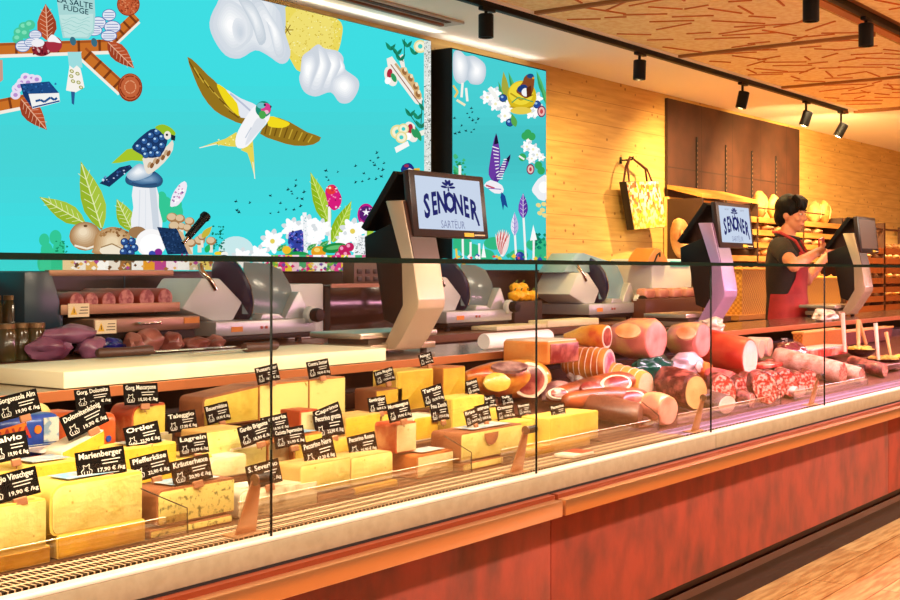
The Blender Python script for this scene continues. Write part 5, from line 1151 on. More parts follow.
# meringue cloud, lemon, meringue
Z = pr.frame(180, 0, 3.3333)
Z.poly([(430, 10), (480, 14), (535, 75), (538, 120), (520, 180), (470, 215), (400, 240), (370, 205), (345, 150), (338, 90), (345, 28), (380, 0)], 'ecd95e', 3); Z.ell(432, 110, 80, 90, 'f0df72')
Z.speck(345, 10, 535, 235, 330, 2.6, ['c9ac34', 'f8f0a8', 'd8bf48'], 6, lambda x, y: ((x-437)/96)**2+((y-115)/108)**2 < 1)
for a in range(6): Z.line([(356, 100), (356+20*math.cos(a*1.05), 100+20*math.sin(a*1.05))], 3, '8a6a1c')
CL = [(165, -40), (120, 15), (96, 75), (110, 130), (150, 185), (198, 195), (248, 168), (290, 185), (330, 212), (356, 205), (366, 170), (346, 100), (345, 30), (340, -40)]
Z.soft(CL, 'cfd8e2', 'e6eaef', 210, 80, 5, .6); Z.soft([(160, 0), (200, 20), (235, 60), (240, 120), (205, 160), (170, 170), (135, 130), (115, 80), (130, 30)], 'd6dde5', 'ffffff', 165, 85); Z.soft([(235, 10), (280, 60), (300, 120), (320, 190), (345, 180), (335, 110), (300, 50), (262, -5)], 'd0d8e1', 'fbfcfd', 310, 100); Z.soft([(190, -10), (235, 5), (268, 60), (285, 130), (262, 150), (240, 90), (215, 40)], 'c6d0da', 'eff2f5', 245, 60); Z.poly([(290, -10), (330, 40), (345, 110), (350, 60), (340, -10)], 'c4d2de', 3)
Z.soft([(185, 60), (215, 75), (222, 120), (200, 150), (180, 130), (172, 90)], 'e2e7ed', 'cdd6e0', 200, 110, 5)
Z.poly([(405, 190), (430, 168), (458, 148), (480, 162), (522, 170), (542, 192), (545, 228), (590, 264), (592, 300), (566, 340), (530, 342), (500, 308), (450, 322), (412, 306), (395, 265), (402, 230)], 'cfd6df', 4)
for B_, cx, cy in (([(408, 192), (440, 180), (452, 215), (440, 260), (425, 300), (402, 280), (400, 230)], 425, 230), ([(458, 152), (478, 170), (492, 215), (480, 262), (458, 308), (430, 305), (448, 250), (462, 200)], 468, 220), ([(485, 168), (520, 176), (530, 215), (510, 262), (492, 302), (472, 300), (490, 250), (500, 205)], 505, 220), ([(505, 262), (545, 244), (580, 268), (584, 305), (556, 334), (522, 322), (502, 298)], 545, 285), ([(528, 190), (545, 215), (545, 240), (515, 262), (532, 225)], 535, 220)): Z.soft(B_, 'd3dae3', 'ffffff', cx, cy, 6, .3)
# swallow
Z.poly([(22, 190), (55, 214), (90, 250), (125, 282), (150, 330), (190, 378), (216, 392), (206, 414), (160, 396), (112, 368), (72, 318), (42, 252)], '94721e', 2)
for k in range(9): f = k/9; Z.line([(28+150*f, 205+185*f), (50+150*f+10, 250+150*f+10)], 4, 'c9a838' if k % 2 else '6a4c12')
Z.poly([(120, 280), (158, 304), (190, 345), (197, 388), (165, 362), (138, 325)], 'f0d81e', 3); Z.poly([(150, 298), (200, 328), (252, 352), (248, 384), (200, 392), (188, 345)], 'e4e8f0', 3); Z.line([(165, 312), (205, 345), (235, 372)], 6, 'b8c0d4')
Z.poly([(302, 388), (362, 406), (420, 440), (468, 458), (442, 482), (380, 486), (320, 470), (264, 446), (285, 415)], '94721e', 2)
for k in range(10): f = k/10; Z.line([(290+165*f, 405+52*f), (280+160*f, 448+30*f)], 4, 'c9a838' if k % 2 else '6a4c12')
Z.poly([(298, 388), (335, 398), (364, 412), (340, 426), (292, 420)], 'f2da20', 3)
Z.poly([(186, 440), (150, 462), (60, 493), (122, 482), (158, 488), (192, 490)], 'e6d456', 0); Z.line([(62, 493), (120, 480)], 3, 'f4f0e0'); Z.poly([(212, 486), (240, 468), (244, 520), (248, 598), (234, 545), (222, 510), (200, 500)], 'e6d456'); Z.line([(240, 540), (247, 596)], 3, 'f4f0e0')
Z.speck(120, 455, 245, 520, 40, 3, ['bfa42c', 'f8eea0'], 12, lambda x, y: (x < 190 and y > 455 and y < 488) or (212 < x < 242 and y > 488))
Z.poly([(250, 352), (292, 368), (294, 398), (262, 440), (222, 488), (188, 492), (184, 455), (214, 396)], 'f6f6f8', 3); Z.poly([(255, 395), (285, 405), (250, 450), (215, 485), (230, 440)], 'dfe3ea', 3); Z.line([(215, 460), (235, 425)], 4, 'c8d0dc')
Z.ell(275, 364, 26, 27, '1f8c74'); Z.ell(284, 362, 17, 18, 'd8408c'); Z.ell(268, 352, 14, 10, '6cc4c8'); Z.ell(285, 374, 8, 7, 'f2b8d0'); Z.ell(272, 383, 12, 14, '4ca84c'); Z.ell(280, 350, 4, 4, '18202c'); Z.poly([(298, 350), (304, 356), (298, 362)], '303030')
# pastry branches at the right
def pastry(x, y, s):
    Z.ell(x, y, 20*s, 34*s, 'f2ece2', -20); Z.ell(x-4*s, y-10*s, 9*s, 16*s, 'b02c3c', 10); Z.ell(x+10*s, y+4*s, 8*s, 16*s, '2f9a5c', -25); Z.ell(x-10*s, y+14*s, 10*s, 12*s, 'ffffff', 20)
Z.poly([(686, 196), (704, 188), (806, 328), (802, 352), (782, 345), (690, 222)], 'f4ede2'); Z.line([(700, 215), (795, 345)], 3, '8a4a3c'); Z.line([(715, 212), (800, 325)], 8, 'c8a87a')
for x, y in ((745, 240), (765, 262), (782, 290), (790, 315)): Z.ell(x, y, 12, 18, 'd8b078', -25); Z.ell(x, y, 7, 11, '9a6a3c', -25); Z.ell(x+4, y-8, 5, 7, 'f2e0b8')
pastry(700, 255, 1.0); pastry(768, 440, 1.05); Z.poly([(725, 190), (740, 180), (748, 225), (735, 225)], 'efeae0')
for (x, y) in ((690, 150), (712, 165), (745, 140), (770, 165), (722, 185), (755, 370), (780, 380), (800, 350), (818, 380), (790, 410)): Z.leaf((x+10, y+18), (x-8, y-10), 12, '1c8a66', None); Z.leaf((x+10, y+18), (x+26, y-4), 11, '1c7a5c', None)
for L_ in ([(700, 155), (725, 190), (742, 205)], [(745, 130), (745, 185)], [(752, 365), (790, 420)], [(805, 335), (800, 420)]): Z.line(L_, 3, '1c6a50')
for x, y, r in ((798, 155, 22), (722, 440, 24), (742, 430, 18), (735, 458, 20)): Z.ell(x, y, r, r, 'eadd9a'); Z.ell(x, y, r*.75, r*.75, 'f6f0d0'); Z.ell(x, y, r*.35, r*.35, '48cfc8')
Z.poly([(712, 492), (756, 470), (762, 486), (718, 510)], 'f8f8f4'); Z.poly([(790, 440), (815, 430), (812, 450), (795, 455)], 'f0f0e0'); Z.leaf((800, 470), (780, 420), 16, '2f9a5c', None)
Z.poly([(810, 135), (837, 138), (837, 800), (812, 800)], 'dfe3dc'); Z.speck(812, 140, 836, 690, 420, 2.4, ['8f9a90', 'ffffff', '55605a', 'b8c2b8'], 8)
Z.poly([(735, 575), (738, 552), (760, 543), (775, 556), (778, 575)], '20307c', 2); Z.poly([(745, 578), (760, 560), (775, 566), (778, 580)], 'f2f0f4'); Z.poly([(776, 562), (795, 560), (797, 568), (776, 570)], 'e8b43c'); Z.ell(752, 553, 8, 5, 'a03050')
# flock
Z = pr.frame(225, 130, 4)
Z.birds([(40, 285), (45, 320), (52, 328), (95, 290), (178, 262), (178, 333), (210, 328), (218, 292), (240, 317), (248, 237), (262, 245), (265, 255), (280, 200), (278, 222), (285, 272), (305, 275), (312, 247), (272, 318), (298, 303), (400, 162), (402, 188), (410, 200), (447, 167), (518, 143), (518, 208), (545, 205), (552, 173), (572, 195), (578, 122), (590, 130), (595, 140), (603, 90), (608, 110), (610, 155), (627, 158), (600, 195), (622, 185), (632, 132)], 7.5)
# flower garden below
Z.ell(40, 480, 70, 55, 'c8e8ea')
Z.leaf((412, 378), (337, 168), 62, '8fb81e', 'd8e880', 'a8cc38'); Z.leaf((425, 448), (502, 283), 58, '8fb81e', 'd8e880', 'a8cc38'); Z.leaf((560, 425), (605, 350), 34, '8fb81e', None, 'a8cc38')
Z.line([(413, 300), (413, 470)], 11, 'f2f4f0'); Z.line([(560, 380), (556, 480)], 9, 'f2f4f0')
Z.poly([(396, 245), (410, 222), (432, 220), (448, 240), (462, 272), (455, 305), (432, 322), (412, 305), (402, 275)], 'd81e7a', 3); Z.ell(420, 240, 20, 18, 'e83a3a'); Z.speck(400, 230, 458, 315, 26, 4, ['f890b8', 'f8d8e0', 'a0145c'], 3); Z.ell(415, 232, 5, 5, 'f8e8c0')
Z.ell(560, 340, 35, 46, 'c01e86'); Z.ell(560, 335, 27, 31, '5a2070'); Z.poly([(560+r*math.cos(a), 330+r*math.sin(a)) for a, r in [(-PI/2+k*PI/5, 17 if k % 2 == 0 else 6) for k in range(10)]], 'ffffff'); Z.speck(536, 308, 584, 362, 22, 3, ['d8b0e0', '301040'], 5, lambda x, y: abs(x-560)+abs(y-335) > 18)
for x, y, r in ((185, 445, 48), (265, 395, 44), (325, 385, 46), (380, 395, 40), (350, 430, 42), (505, 405, 52), (290, 440, 40), (130, 500, 40), (470, 440, 34), (540, 470, 40), (60, 510, 40)): Z.flower(x, y, r, mid='e8d25a' if r in (48, 52) else None)
Z.poly([(250, 410), (300, 398), (312, 420), (308, 495), (262, 492), (245, 450)], '34409a'); Z.speck(250, 405, 308, 490, 46, 6, ['6a7ad8', '1c205c', '9a70c8', '2f52b8'], 7)
Z.line([(312, 330), (318, 505)], 16, 'f2f4f6'); Z.speck(306, 340, 322, 500, 30, 3, ['8fb8c0', 'c0d0d4'], 2); Z.poly([(530, 425), (556, 420), (560, 505), (505, 505)], 'f0f2f4'); Z.speck(515, 430, 555, 500, 60, 2.6, ['98a4a8', '5c686c'], 3)
for x, y in ((220, 465), (250, 480), (340, 462), (390, 450)): Z.leaf((x-18, y+18), (x+22, y-8), 20, '2f9a4a', 'a8e0a0', None, 3)
Z.ell(368, 488, 30, 24, 'e8a01e'); Z.ell(362, 480, 12, 9, 'f8d870'); Z.ell(432, 472, 50, 20, '1f8a3c', -8); Z.ell(432, 470, 34, 8, '64c070', -8); Z.ell(285, 500, 46, 14, '1f9a4c'); Z.ell(240, 480, 18, 16, 'f0c02c')
for x, y in ((465, 478), (492, 468), (480, 500), (450, 502)): Z.ell(x, y, 18, 18, 'c01e5c'); Z.ell(x-5, y-5, 7, 7, 'f4a0c0')
for k in range(16): Z.poly([(150+28*k, 500), (178+28*k, 500), (178+28*k, 570), (150+28*k, 570)], ['ffffff', '7ac04c', 'e8409a', 'f2d23a', 'f8d0e0', '48b078', 'e05a8c', 'ffffff'][k % 8])
Z.speck(150, 505, 590, 565, 130, 8, ['d8207a', 'f4f4f0', '3aa05c', 'f0d040', '7a4ab0', 'f8a8c8'], 13)
# mushrooms and bird at the left
Z = pr.frame(0, 130, 4)
for x, y, r in ((170, 440, 26), (215, 430, 30), (230, 470, 30), (180, 480, 30), (640, 270, 24), (655, 300, 34), (690, 330, 44), (645, 340, 30), (700, 300, 26), (190, 530, 60), (230, 520, 40)): Z.ell(x, y, r*.8, r, '34c795')
Z.speck(215, 445, 262, 490, 26, 4, ['158a60'], 3); Z.speck(840, 385, 890, 490, 40, 5, ['138a70', '0e6a58'], 5)
Z.leaf((398, 392), (316, 126), 92, '97b52c', 'e4ecb0', 'a8c440'); Z.leaf((330, 372), (150, 268), 74, '97b52c', 'e4ecb0', 'a8c440'); Z.leaf((520, 402), (459, 276), 68, '97b52c', 'e4ecb0', 'a8c440')
Z.poly([(525, 225), (618, 225), (628, 310), (640, 410), (520, 410), (526, 310)], 'eceef2', 2); Z.poly([(590, 232), (616, 230), (632, 400), (605, 400)], 'cdd6e0'); Z.line([(552, 240), (548, 395)], 4, 'd8dfe8'); Z.line([(575, 240), (575, 395)], 3, 'dde3ea')
Z.poly([(495, 190), (520, 160), (560, 150), (610, 165), (643, 195), (636, 222), (600, 232), (540, 228), (500, 215)], '2c5478', 4); Z.soft([(510, 195), (560, 190), (610, 172), (638, 195), (625, 215), (560, 220), (515, 212)], '34608a', '7fa0c0', 590, 198, 6, .3); Z.soft([(498, 182), (520, 155), (550, 135), (580, 150), (602, 175), (560, 197), (520, 202)], 'a8bccf', 'f2f5f8', 545, 165, 6, .3); Z.line([(520, 212), (560, 222), (620, 216)], 7, '2c4c74')
Z.poly([(438, 134), (500, 78), (545, 70), (575, 105), (640, 118), (600, 128), (520, 122), (470, 132)], 'a8c62c', 0)
Z.poly([(390, 214), (470, 150), (512, 140), (522, 152), (430, 228)], '1a3058'); Z.speck(400, 145, 515, 225, 40, 5, ['6c90c8', 'c8d8f0', '30508c'], 4, lambda x, y: abs((y-214)+(x-392)*.56) < 16)
Z.poly([(570, 105), (650, 75), (682, 40), (684, 80), (650, 130), (600, 172), (578, 172), (565, 130)], 'e9dfd0', 2)
for k in range(8): Z.ell(590+11*k, 140-8*k+(k % 2)*10, 7, 13, '8a5a34' if k % 2 else 'c8a884', 25)
Z.poly([(520, 68), (565, 20), (610, -5), (660, 20), (655, 70), (630, 105), (590, 112), (550, 95)], '1d3a68', 3); Z.berries([(545, 68), (570, 45), (595, 22), (620, 8), (640, 30), (615, 40), (590, 62), (568, 80), (612, 75), (640, 62), (598, 95), (625, 95), (575, 100)], 14, '2f5c98', 'b8dcf4')
Z.poly([(612, -10), (640, -22), (670, -12), (692, 8), (690, 22), (650, 20), (632, 5)], '98c028', 3); Z.ell(662, 22, 14, 17, 'f2e8dc'); Z.ell(660, 20, 5, 5, '14202c'); Z.poly([(676, 18), (694, 24), (692, 44), (676, 40)], '1c2430')
Z.soft([(333+64*math.cos(a), 425+58*math.sin(a)) for a in [k*PI/8 for k in range(16)]], 'a87c50', 'efdcbc', 322, 402, 8, .25, 1); Z.ell(334, 384, 8, 5, '6a4a2c'); Z.line([(290, 462), (340, 475), (385, 460)], 8, 'f4e8d4')
Z.soft([(366, 470), (375, 420), (410, 395), (450, 388), (500, 405), (515, 440), (505, 490), (370, 495)], 'b88c5c', 'ecd6b0', 440, 445, 8, .3); Z.speck(390, 395, 500, 425, 30, 6, ['8a6038', 'a87c4c'], 3); Z.ell(440, 482, 50, 22, 'f0e4cc'); Z.line([(395, 470), (440, 455), (480, 475)], 5, 'a08058')
Z.ell(542, 410, 36, 24, 'a07850'); Z.ell(596, 452, 62, 56, 'f8f6f6'); Z.ell(600, 460, 50, 44, 'ffffff'); Z.berries([(490, 448), (520, 446), (500, 470), (530, 472), (486, 488), (515, 492)], 16)
for x, y, r in ((680, 350, 22), (712, 355, 20), (750, 366, 20), (690, 385, 24), (720, 386, 16), (742, 392, 18), (790, 442, 22), (836, 444, 20), (756, 452, 20), (800, 428, 16)):
    Z.line([(x, y+6), (x, y+r+26)], r*.7, 'ece0cc'); Z.ell(x, y, r, r*.85, 'a87c50'); Z.ell(x-2, y-3, r*.8, r*.62, 'dcc09a')
Z.poly([(620, 388), (700, 396), (746, 496), (662, 498)], '1a3358'); Z.speck(630, 395, 735, 492, 90, 4, ['2c4c78', '122440'], 5, lambda x, y: x > 620+(y-388)*.4 and x < 702+(y-396)*.42); Z.poly([(700, 396), (722, 410), (762, 496), (746, 496)], 'd8b48a')
Z.leaf((800, 430), (840, 385), 26, 'c8b43c', None); Z.leaf((815, 490), (830, 455), 22, '24b060', None); Z.ell(865, 494, 16, 8, 'f0d030'); Z.ell(890, 496, 14, 10, 'f4f4ee'); Z.ell(625, 490, 16, 16, '8a2a90'); Z.ell(600, 495, 14, 12, '3a4ca8')
Z.poly([(672, 305), (680, 262), (705, 222), (730, 205), (740, 225), (728, 268), (705, 300), (688, 306)], 'f0eaf4', 2); Z.speck(680, 215, 735, 300, 44, 5, ['c890b8', '7a5a9a', 'ffffff'], 6, lambda x, y: abs((x-706)*.82+(y-256)*.5) < 14)
for k, c in enumerate(['3fd0a0', '34c795', 'e8d0a0', 'f2ece0', 'e0b060', 'ffffff', 'ece4d8', '8a6a44', 'f2f2f2', 'e8a030', 'c04a90', 'f8e8f0', 'f8f8f8', 'dcc8a0', 'f0d870', '60c8c0']): Z.poly([(150+46*k, 500), (198+46*k, 500), (198+46*k, 560), (150+46*k, 560)], c)
Z.speck(270, 505, 880, 555, 90, 9, ['a8703c', 'f8f4ec', 'e8b45c', 'b04a98', '6a4a30', 'f4f0f0'], 22)
M_mfr = mat('mural_frame', '1a120e', .4)
mural_panel('wall_mural', 'large turquoise backlit mural with swallow, mushrooms and chocolate branches', XM0, XM1, ZM0, ZM1, YM, .056, pr, M_mfr, .004)
# ------------------------------------------------------------------ narrow mural
YN = WB-.16
a, b = at_y(452.5, 49, YN), at_y(546, 71, YN); XN0, XN1 = a.x, b.x; ZN1 = a.z; ZN0 = at_y(500, 262, YN).z-.05
pr = Print(YN, (XN0, XN1, ZN0, ZN1)); lbox(pr, XN0, XN1, ZN0, ZN1, '48cfd2')
Z = pr.frame(430, 40, 3.75)
for k in range(14):
    f = math.sin(PI*(k+.5)/14)**2; pr.poly([(84, 200+30*k), (434, 200+30*k), (434, 230+30*k), (84, 230+30*k)], '%02x%02x%02x' % (int(72-4*f), int(207-14*f), int(210-14*f)))
Z.poly([(88, 50), (110, 38), (135, 60), (165, 60), (205, 90), (208, 135), (190, 165), (155, 165), (140, 150), (120, 165), (98, 155), (86, 120)], 'c6d0da', 4); Z.soft([(92, 52), (112, 42), (134, 66), (142, 110), (128, 156), (104, 152), (90, 110)], 'd2dae2', 'ffffff', 112, 95, 7); Z.soft([(150, 66), (182, 72), (204, 96), (204, 136), (186, 160), (158, 160), (144, 130), (152, 95)], 'd0d8e1', 'ffffff', 175, 115, 7)
Z.line([(122, 160), (118, 215)], 9, 'f4f2ea'); Z.line([(135, 180), (140, 230)], 9, 'f4f2ea'); Z.line([(86, 170), (104, 195), (92, 215)], 8, 'ecc860'); Z.line([(100, 225), (132, 245)], 9, 'f2e6c0')
Z.birds([(92, 292), (95, 350), (110, 345), (118, 320), (135, 340), (140, 275), (148, 290), (155, 255), (158, 270), (160, 300), (155, 345), (165, 335), (172, 310), (180, 295)], 6.5)
for (x, y) in ((262, 190), (280, 170), (300, 155), (270, 215), (235, 205), (405, 150), (420, 190), (290, 190)): Z.leaf((x+20, y+55), (x-6, y-35), 17, '3a9a5c', None, '58b86c')
Z.leaf((285, 215), (275, 118), 26, 'a8a83c', None)
for x, y in ((215, 215), (240, 200), (262, 240), (285, 255), (245, 240), (280, 285), (300, 250), (380, 270), (405, 265), (395, 220)): Z.flower(x, y, 27, mid='f2ecc0', n=6)
Z.line([(220, 180), (255, 225)], 14, 'f4f4ee'); Z.berries([(273, 218), (298, 310), (400, 242)], 15, '28509c'); Z.leaf((320, 325), (305, 275), 22, '5aa84c', None)
Z.ell(343, 210, 55, 58, 'd8b81e'); Z.ell(340, 200, 46, 44, 'f0d83a'); Z.line([(300, 200), (340, 225), (385, 205)], 6, 'b8981a'); Z.line([(300, 250), (345, 262), (385, 248)], 6, 'b8981a'); Z.ell(340, 265, 40, 14, 'e8cc50')
Z.poly([(322, 190), (345, 160), (352, 140), (368, 128), (388, 135), (390, 160), (382, 200), (360, 218), (335, 205)], '8a4a24', 3); Z.ell(375, 135, 13, 9, '1c4a80'); Z.ell(345, 182, 20, 14, '1e3c7c', -20); Z.ell(358, 196, 16, 16, 'f4f4f4'); Z.poly([(360, 180), (378, 170), (380, 210), (362, 216)], '5a2c18'); Z.ell(386, 143, 4, 4, 'e8a01e'); Z.line([(305, 235), (330, 215), (385, 232)], 4, '48a060')
Z.ell(417, 268, 16, 22, '7c2c5c'); Z.ell(417, 268, 12, 17, 'f0b8b0'); Z.ell(417, 268, 6, 9, 'c84a50')
for x, y, r in ((370, 370, 18), (362, 400, 22), (385, 410, 24), (400, 430, 20), (380, 445, 20), (415, 440, 16)): Z.flower(x, y, r, mid='f2ecc0', n=6)
for (x, y) in ((365, 350), (380, 362), (405, 470), (415, 490), (345, 440), (355, 360)): Z.ell(x, y, 14, 15, '36a85c')
Z.line([(332, 435), (352, 448)], 7, 'f4f4ee'); Z.ell(375, 485, 15, 20, '7c2c5c'); Z.ell(375, 485, 11, 15, 'f0c0b4'); Z.ell(375, 485, 5, 8, 'b83a48')
# purple bird
Z.poly([(246, 350), (255, 385), (262, 440), (255, 500), (238, 530), (218, 505), (222, 460), (232, 400)], '6a3aa0', 2); Z.poly([(300, 428), (290, 470), (262, 520), (240, 545), (235, 530), (258, 480)], '5a3090', 2); Z.poly([(246, 348), (256, 388), (238, 392)], '181830'); Z.poly([(300, 428), (294, 458), (282, 450)], '181830')
for k in range(9): Z.line([(232+2*k, 400+14*k), (256, 408+12*k)], 4, 'f0eaf6'); Z.line([(250+3*k, 520-9*k), (270+2*k, 520-9*k)], 4, 'f0eaf6')
Z.poly([(200, 545), (225, 525), (268, 545), (272, 572), (240, 575), (215, 556)], 'f2eef4', 2); Z.line([(208, 545), (240, 556)], 6, 'c84a60'); Z.line([(215, 556), (265, 560)], 3, '7a4ab0'); Z.poly([(266, 570), (280, 585), (290, 630), (276, 618), (272, 640), (262, 590)], '1c4a90')
Z.speck(86, 430, 130, 540, 50, 9, ['2fa05c', '48b878', '1c8a50'], 4, lambda x, y: y > 450 or x < 105); Z.line([(110, 470), (110, 545)], 10, 'f2f4f0'); Z.line([(90, 520), (140, 535)], 7, 'f2f4f0')
Z = pr.frame(430, 130, 3.75)
Z.poly([(380, 225), (395, 195), (412, 178), (436, 172), (436, 258), (410, 262), (395, 248)], 'eef0f4', 3); Z.ell(425, 215, 20, 22, 'ffffff')
for x, y in ((405, 282), (420, 300), (410, 312), (428, 320), (425, 278)): Z.ell(x, y, 10, 8, 'ecd88a', 20)
for x, y, r in ((110, 425, 45), (240, 425, 40), (400, 430, 42), (150, 450, 40), (420, 470, 40), (330, 470, 36), (200, 470, 40)): Z.ell(x, y, r, r*.6, '33b882')
Z.speck(385, 390, 430, 450, 26, 7, ['128a68', '0e7058'], 7)
for x0, y0, x1, y1 in ((347, 300, 358, 500), (315, 370, 322, 500), (387, 410, 386, 500), (120, 400, 122, 500), (150, 420, 150, 500), (182, 425, 184, 500)): Z.line([(x0, y0), (x1, y1)], 8, 'f2f4f2')
Z.leaf((347, 330), (347, 236), 36, '7a4ab8', 'e8e0f4', '5a349a', 4); Z.leaf((315, 395), (315, 308), 28, 'e8e4f4', '6a58b8', 'c0b8e0', 4); Z.poly([(373, 415), (385, 355), (399, 412)], 'f8faf8'); Z.poly([(190, 478), (198, 425), (208, 478)], 'f8faf8')
for k in range(9): a = k*.7; Z.leaf((270, 475), (270+38*math.cos(-PI/2+(k-4)*.2), 430+60*math.sin(-PI/2+(k-4)*.2)*1.0), 18, 'c8403c' if k % 2 else 'f2d8d4', 'f6ecea', None, 2)
Z.ell(335, 478, 18, 22, '2a3c90'); Z.ell(330, 470, 8, 9, '7a5ac8'); Z.line([(95, 445), (100, 500)], 8, 'e8c84a'); Z.speck(90, 440, 440, 500, 80, 8, ['f4f4f0', '2fa878', 'e04a50', 'f0c83a', '3a4ca8'], 10, lambda x, y: y > 470)
area('mural_top_fill', ((XM0+XM1)/2, WB-.13, ZM1+.012), (XM1-XM0, .03), 2.2, (1, .93, .82), (PI, 0, 0)); area('mural_top_fill', ((XN0+XN1)/2, WB-.09, ZN1+.012), (XN1-XN0, .03), .7, (1, .93, .82), (PI, 0, 0))  # unseen upward strips added on both murals to lighten the ceiling
mural_panel('wall_mural', 'narrow turquoise backlit panel with purple bird and yellow nest, black sides', XN0, XN1, ZN0, ZN1, YN, .155, pr, M_blk, .008)
# ================================================================== bread section
M_shelfw = mat('bread_shelf_wood', 'c98a44', .5, 0, 'b3742f', 5, (1, 1, 8)); M_shelfd = mat('bread_shelf_dark', '3a2012', .5); M_backp = mat('bread_back', 'e0b468', .6)
M_crust = [mat('crust_gold', 'b8762e', .6, 0, 'd8a860', 9, bump=.3, lo=.4, hi=.6), mat('crust_brown', '9c5a26', .6, 0, 'c98a4a', 9, bump=.3), mat('crust_flour', 'c8965a', .65, 0, '9c5c28', 8, bump=.3)]
YB0, YB1 = 2.36, 2.68
def zb(u, v, y=YB0): return at_y(u, v, y).z
def loaf(label, x, y, z, l, w, h, m, sd, standing=False, name='bread_loaf', grp='loaves on the bread shelves'):
    t = thing(name, label, 'bread', (x, y, z), 0, grp)
    if standing: MB().blob((x, y, z+l*.5+.012), (w*.5, h*.4, l*.5), None, 3, .16, sd).build('crust', m, t); sc = [(x-w*.2, y-h*.42, z+l*.25), (x, y-h*.43, z+l*.6), (x+w*.1, y-h*.3, z+l*.85)]
    else: MB().blob((x, y, z+h*.48), (l*.5, w*.5, h*.5), None, 3, .14, sd).build('crust', m, t); sc = [(x-l*.25, y-w*.2, z+h*.92), (x, y-w*.1, z+h*.99), (x+l*.25, y+w*.1, z+h*.92)]
    MB().tube(sc, [.006, .010, .006], 6).build('score_mark', M_crust[2], t)
    return t
x0 = at_y(702, 250, YB0).x; x1 = at_y(843, 250, YB0).x
LV = [zb(790, 221), zb(790, 233), zb(790, 245), zb(790, 258)]
t = thing('bread_shelf', 'wooden bread shelf with four lit levels and standing loaves, behind the shop assistant', 'shelf', ((x0+x1)/2, YB1, 0))
MB().bx(x0, x1, YB1-.02, YB1+.01, .0, zb(790, 205)).build('back_panel', M_backp, t, False)
for k, z in enumerate(LV):
    MB().bx(x0+.03, x1-.03, YB0+.02, YB1-.02, z-.02, z).build('shelf', M_shelfw, t, False)
    MB().bx(x0+.03, x1-.03, YB0, YB0+.02, z-.035, z+.012).build('shelf_front', M_shelfw, t, False)
a = at_y(701, 196, YB0); b = at_y(757, 207, YB0)
MB().prism([(YB0, a.z-.01), (YB0, a.z+.02), (YB1-.02, a.z+.10), (YB1-.02, a.z+.07)], (x0, 0, 0), (0, 1, 0), (0, 0, 1), (b.x-x0, 0, 0)).build('top_board', M_shelfw, t, False)
for x in (x0, b.x, (x1+b.x)/2, x1-.03): MB().bx(x, x+.03, YB0, YB1-.02, 0, a.z-.012 if x < b.x+.01 else zb(800, 214)).build('post', M_shelfd, t, False)
MB().tube([(b.x, YB0+.005, LV[0]+.09), (x1-.5, YB0+.005, LV[0]+.09)], .006, 6).build('guard_rail', M_shelfd, t)
MB().bx(x0+.03, x1-.03, YB0+.05, YB1-.02, .0, .9).build('cupboard', M_shelfw, t, False)
ORD = 'first second third fourth fifth sixth seventh eighth ninth tenth eleventh'.split()
k = 0; rng = random.Random(3)
for u, h in ((761, .215), (775, .19), (816, .19), (825, .20)):
    x = at_y(u, 210, YB0+.12).x; loaf(['tall floury loaf standing on the top bread shelf, left of the assistant', 'wide floury loaf standing on the top bread shelf, touching the assistant', 'tall loaf standing on the top bread shelf, right of the assistant', 'pointed loaf standing at the right of the top bread shelf'][k], x, YB0+.13, LV[0], h+.03, .17, .16, M_crust[2 if k % 2 == 0 else 0], k+1, True); k += 1
names = ['upper', 'middle', 'lower']
for li, z in enumerate(LV[1:]):
    for j in range(9):
        x = x0+.2+(x1-x0-.4)*(j+.5)/9+rng.uniform(-.03, .03)
        if (li < 2 and any(abs(x-b.x-.0) < .19 for _ in (0,))) or any(abs(x-px-.015) < .17 for px in (b.x, (x1+b.x)/2)): continue
        loaf('%s loaf, %s from the left on the %s level behind the assistant' % (['golden', 'dark brown', 'floury'][(j+li) % 3], ORD[j], names[li]), x, YB0+.15, z, rng.uniform(.2, .25), .13, rng.uniform(.06, .08), M_crust[(j+li) % 3], j+li*11)
# second shelf at the right
x2 = x1+.05; x3 = at_y(925, 250, YB0).x
L2 = [zb(880, 249), zb(880, 259), zb(880, 268.5), zb(880, 279), zb(880, 288), zb(880, 297), zb(880, 306)]
t = thing('bread_shelf', 'bread shelf with small buns and dark posts at the right edge', 'shelf', ((x2+x3)/2, YB1, 0))
MB().bx(x2, x3, YB1-.02, YB1+.01, 0, zb(880, 232)).build('back_panel', M_backp, t, False)
for z in L2:
    MB().bx(x2+.03, x3, YB0+.02, YB1-.02, z-.02, z).build('shelf', M_shelfw, t, False)
    MB().bx(x2+.03, x3, YB0, YB0+.02, z-.05, z+.010).build('shelf_front', mat('bread_front', 'b8622a', .5), t, False)
for x in (x2, at_y(884, 230, YB0).x, x3-.04): MB().bx(x, x+.05, YB0, YB1-.02, 0, at_y(846, 218, YB0).z if x < x2+.1 else zb(884, 223)).build('post', mat('post_brown', '5a3018', .5), t, False)
MB().bx(x2+.05, x3, YB0+.01, YB0+.03, zb(880, 229)-.01, zb(880, 229)+.01).build('top_rail', mat('post_brown', '5a3018', .5), t, False)
MB().bx(x2+.05, x3, YB0+.05, YB1-.02, 0, L2[-1]-.03).build('cupboard', M_shelfw, t, False)
px = at_y(884, 230, YB0).x
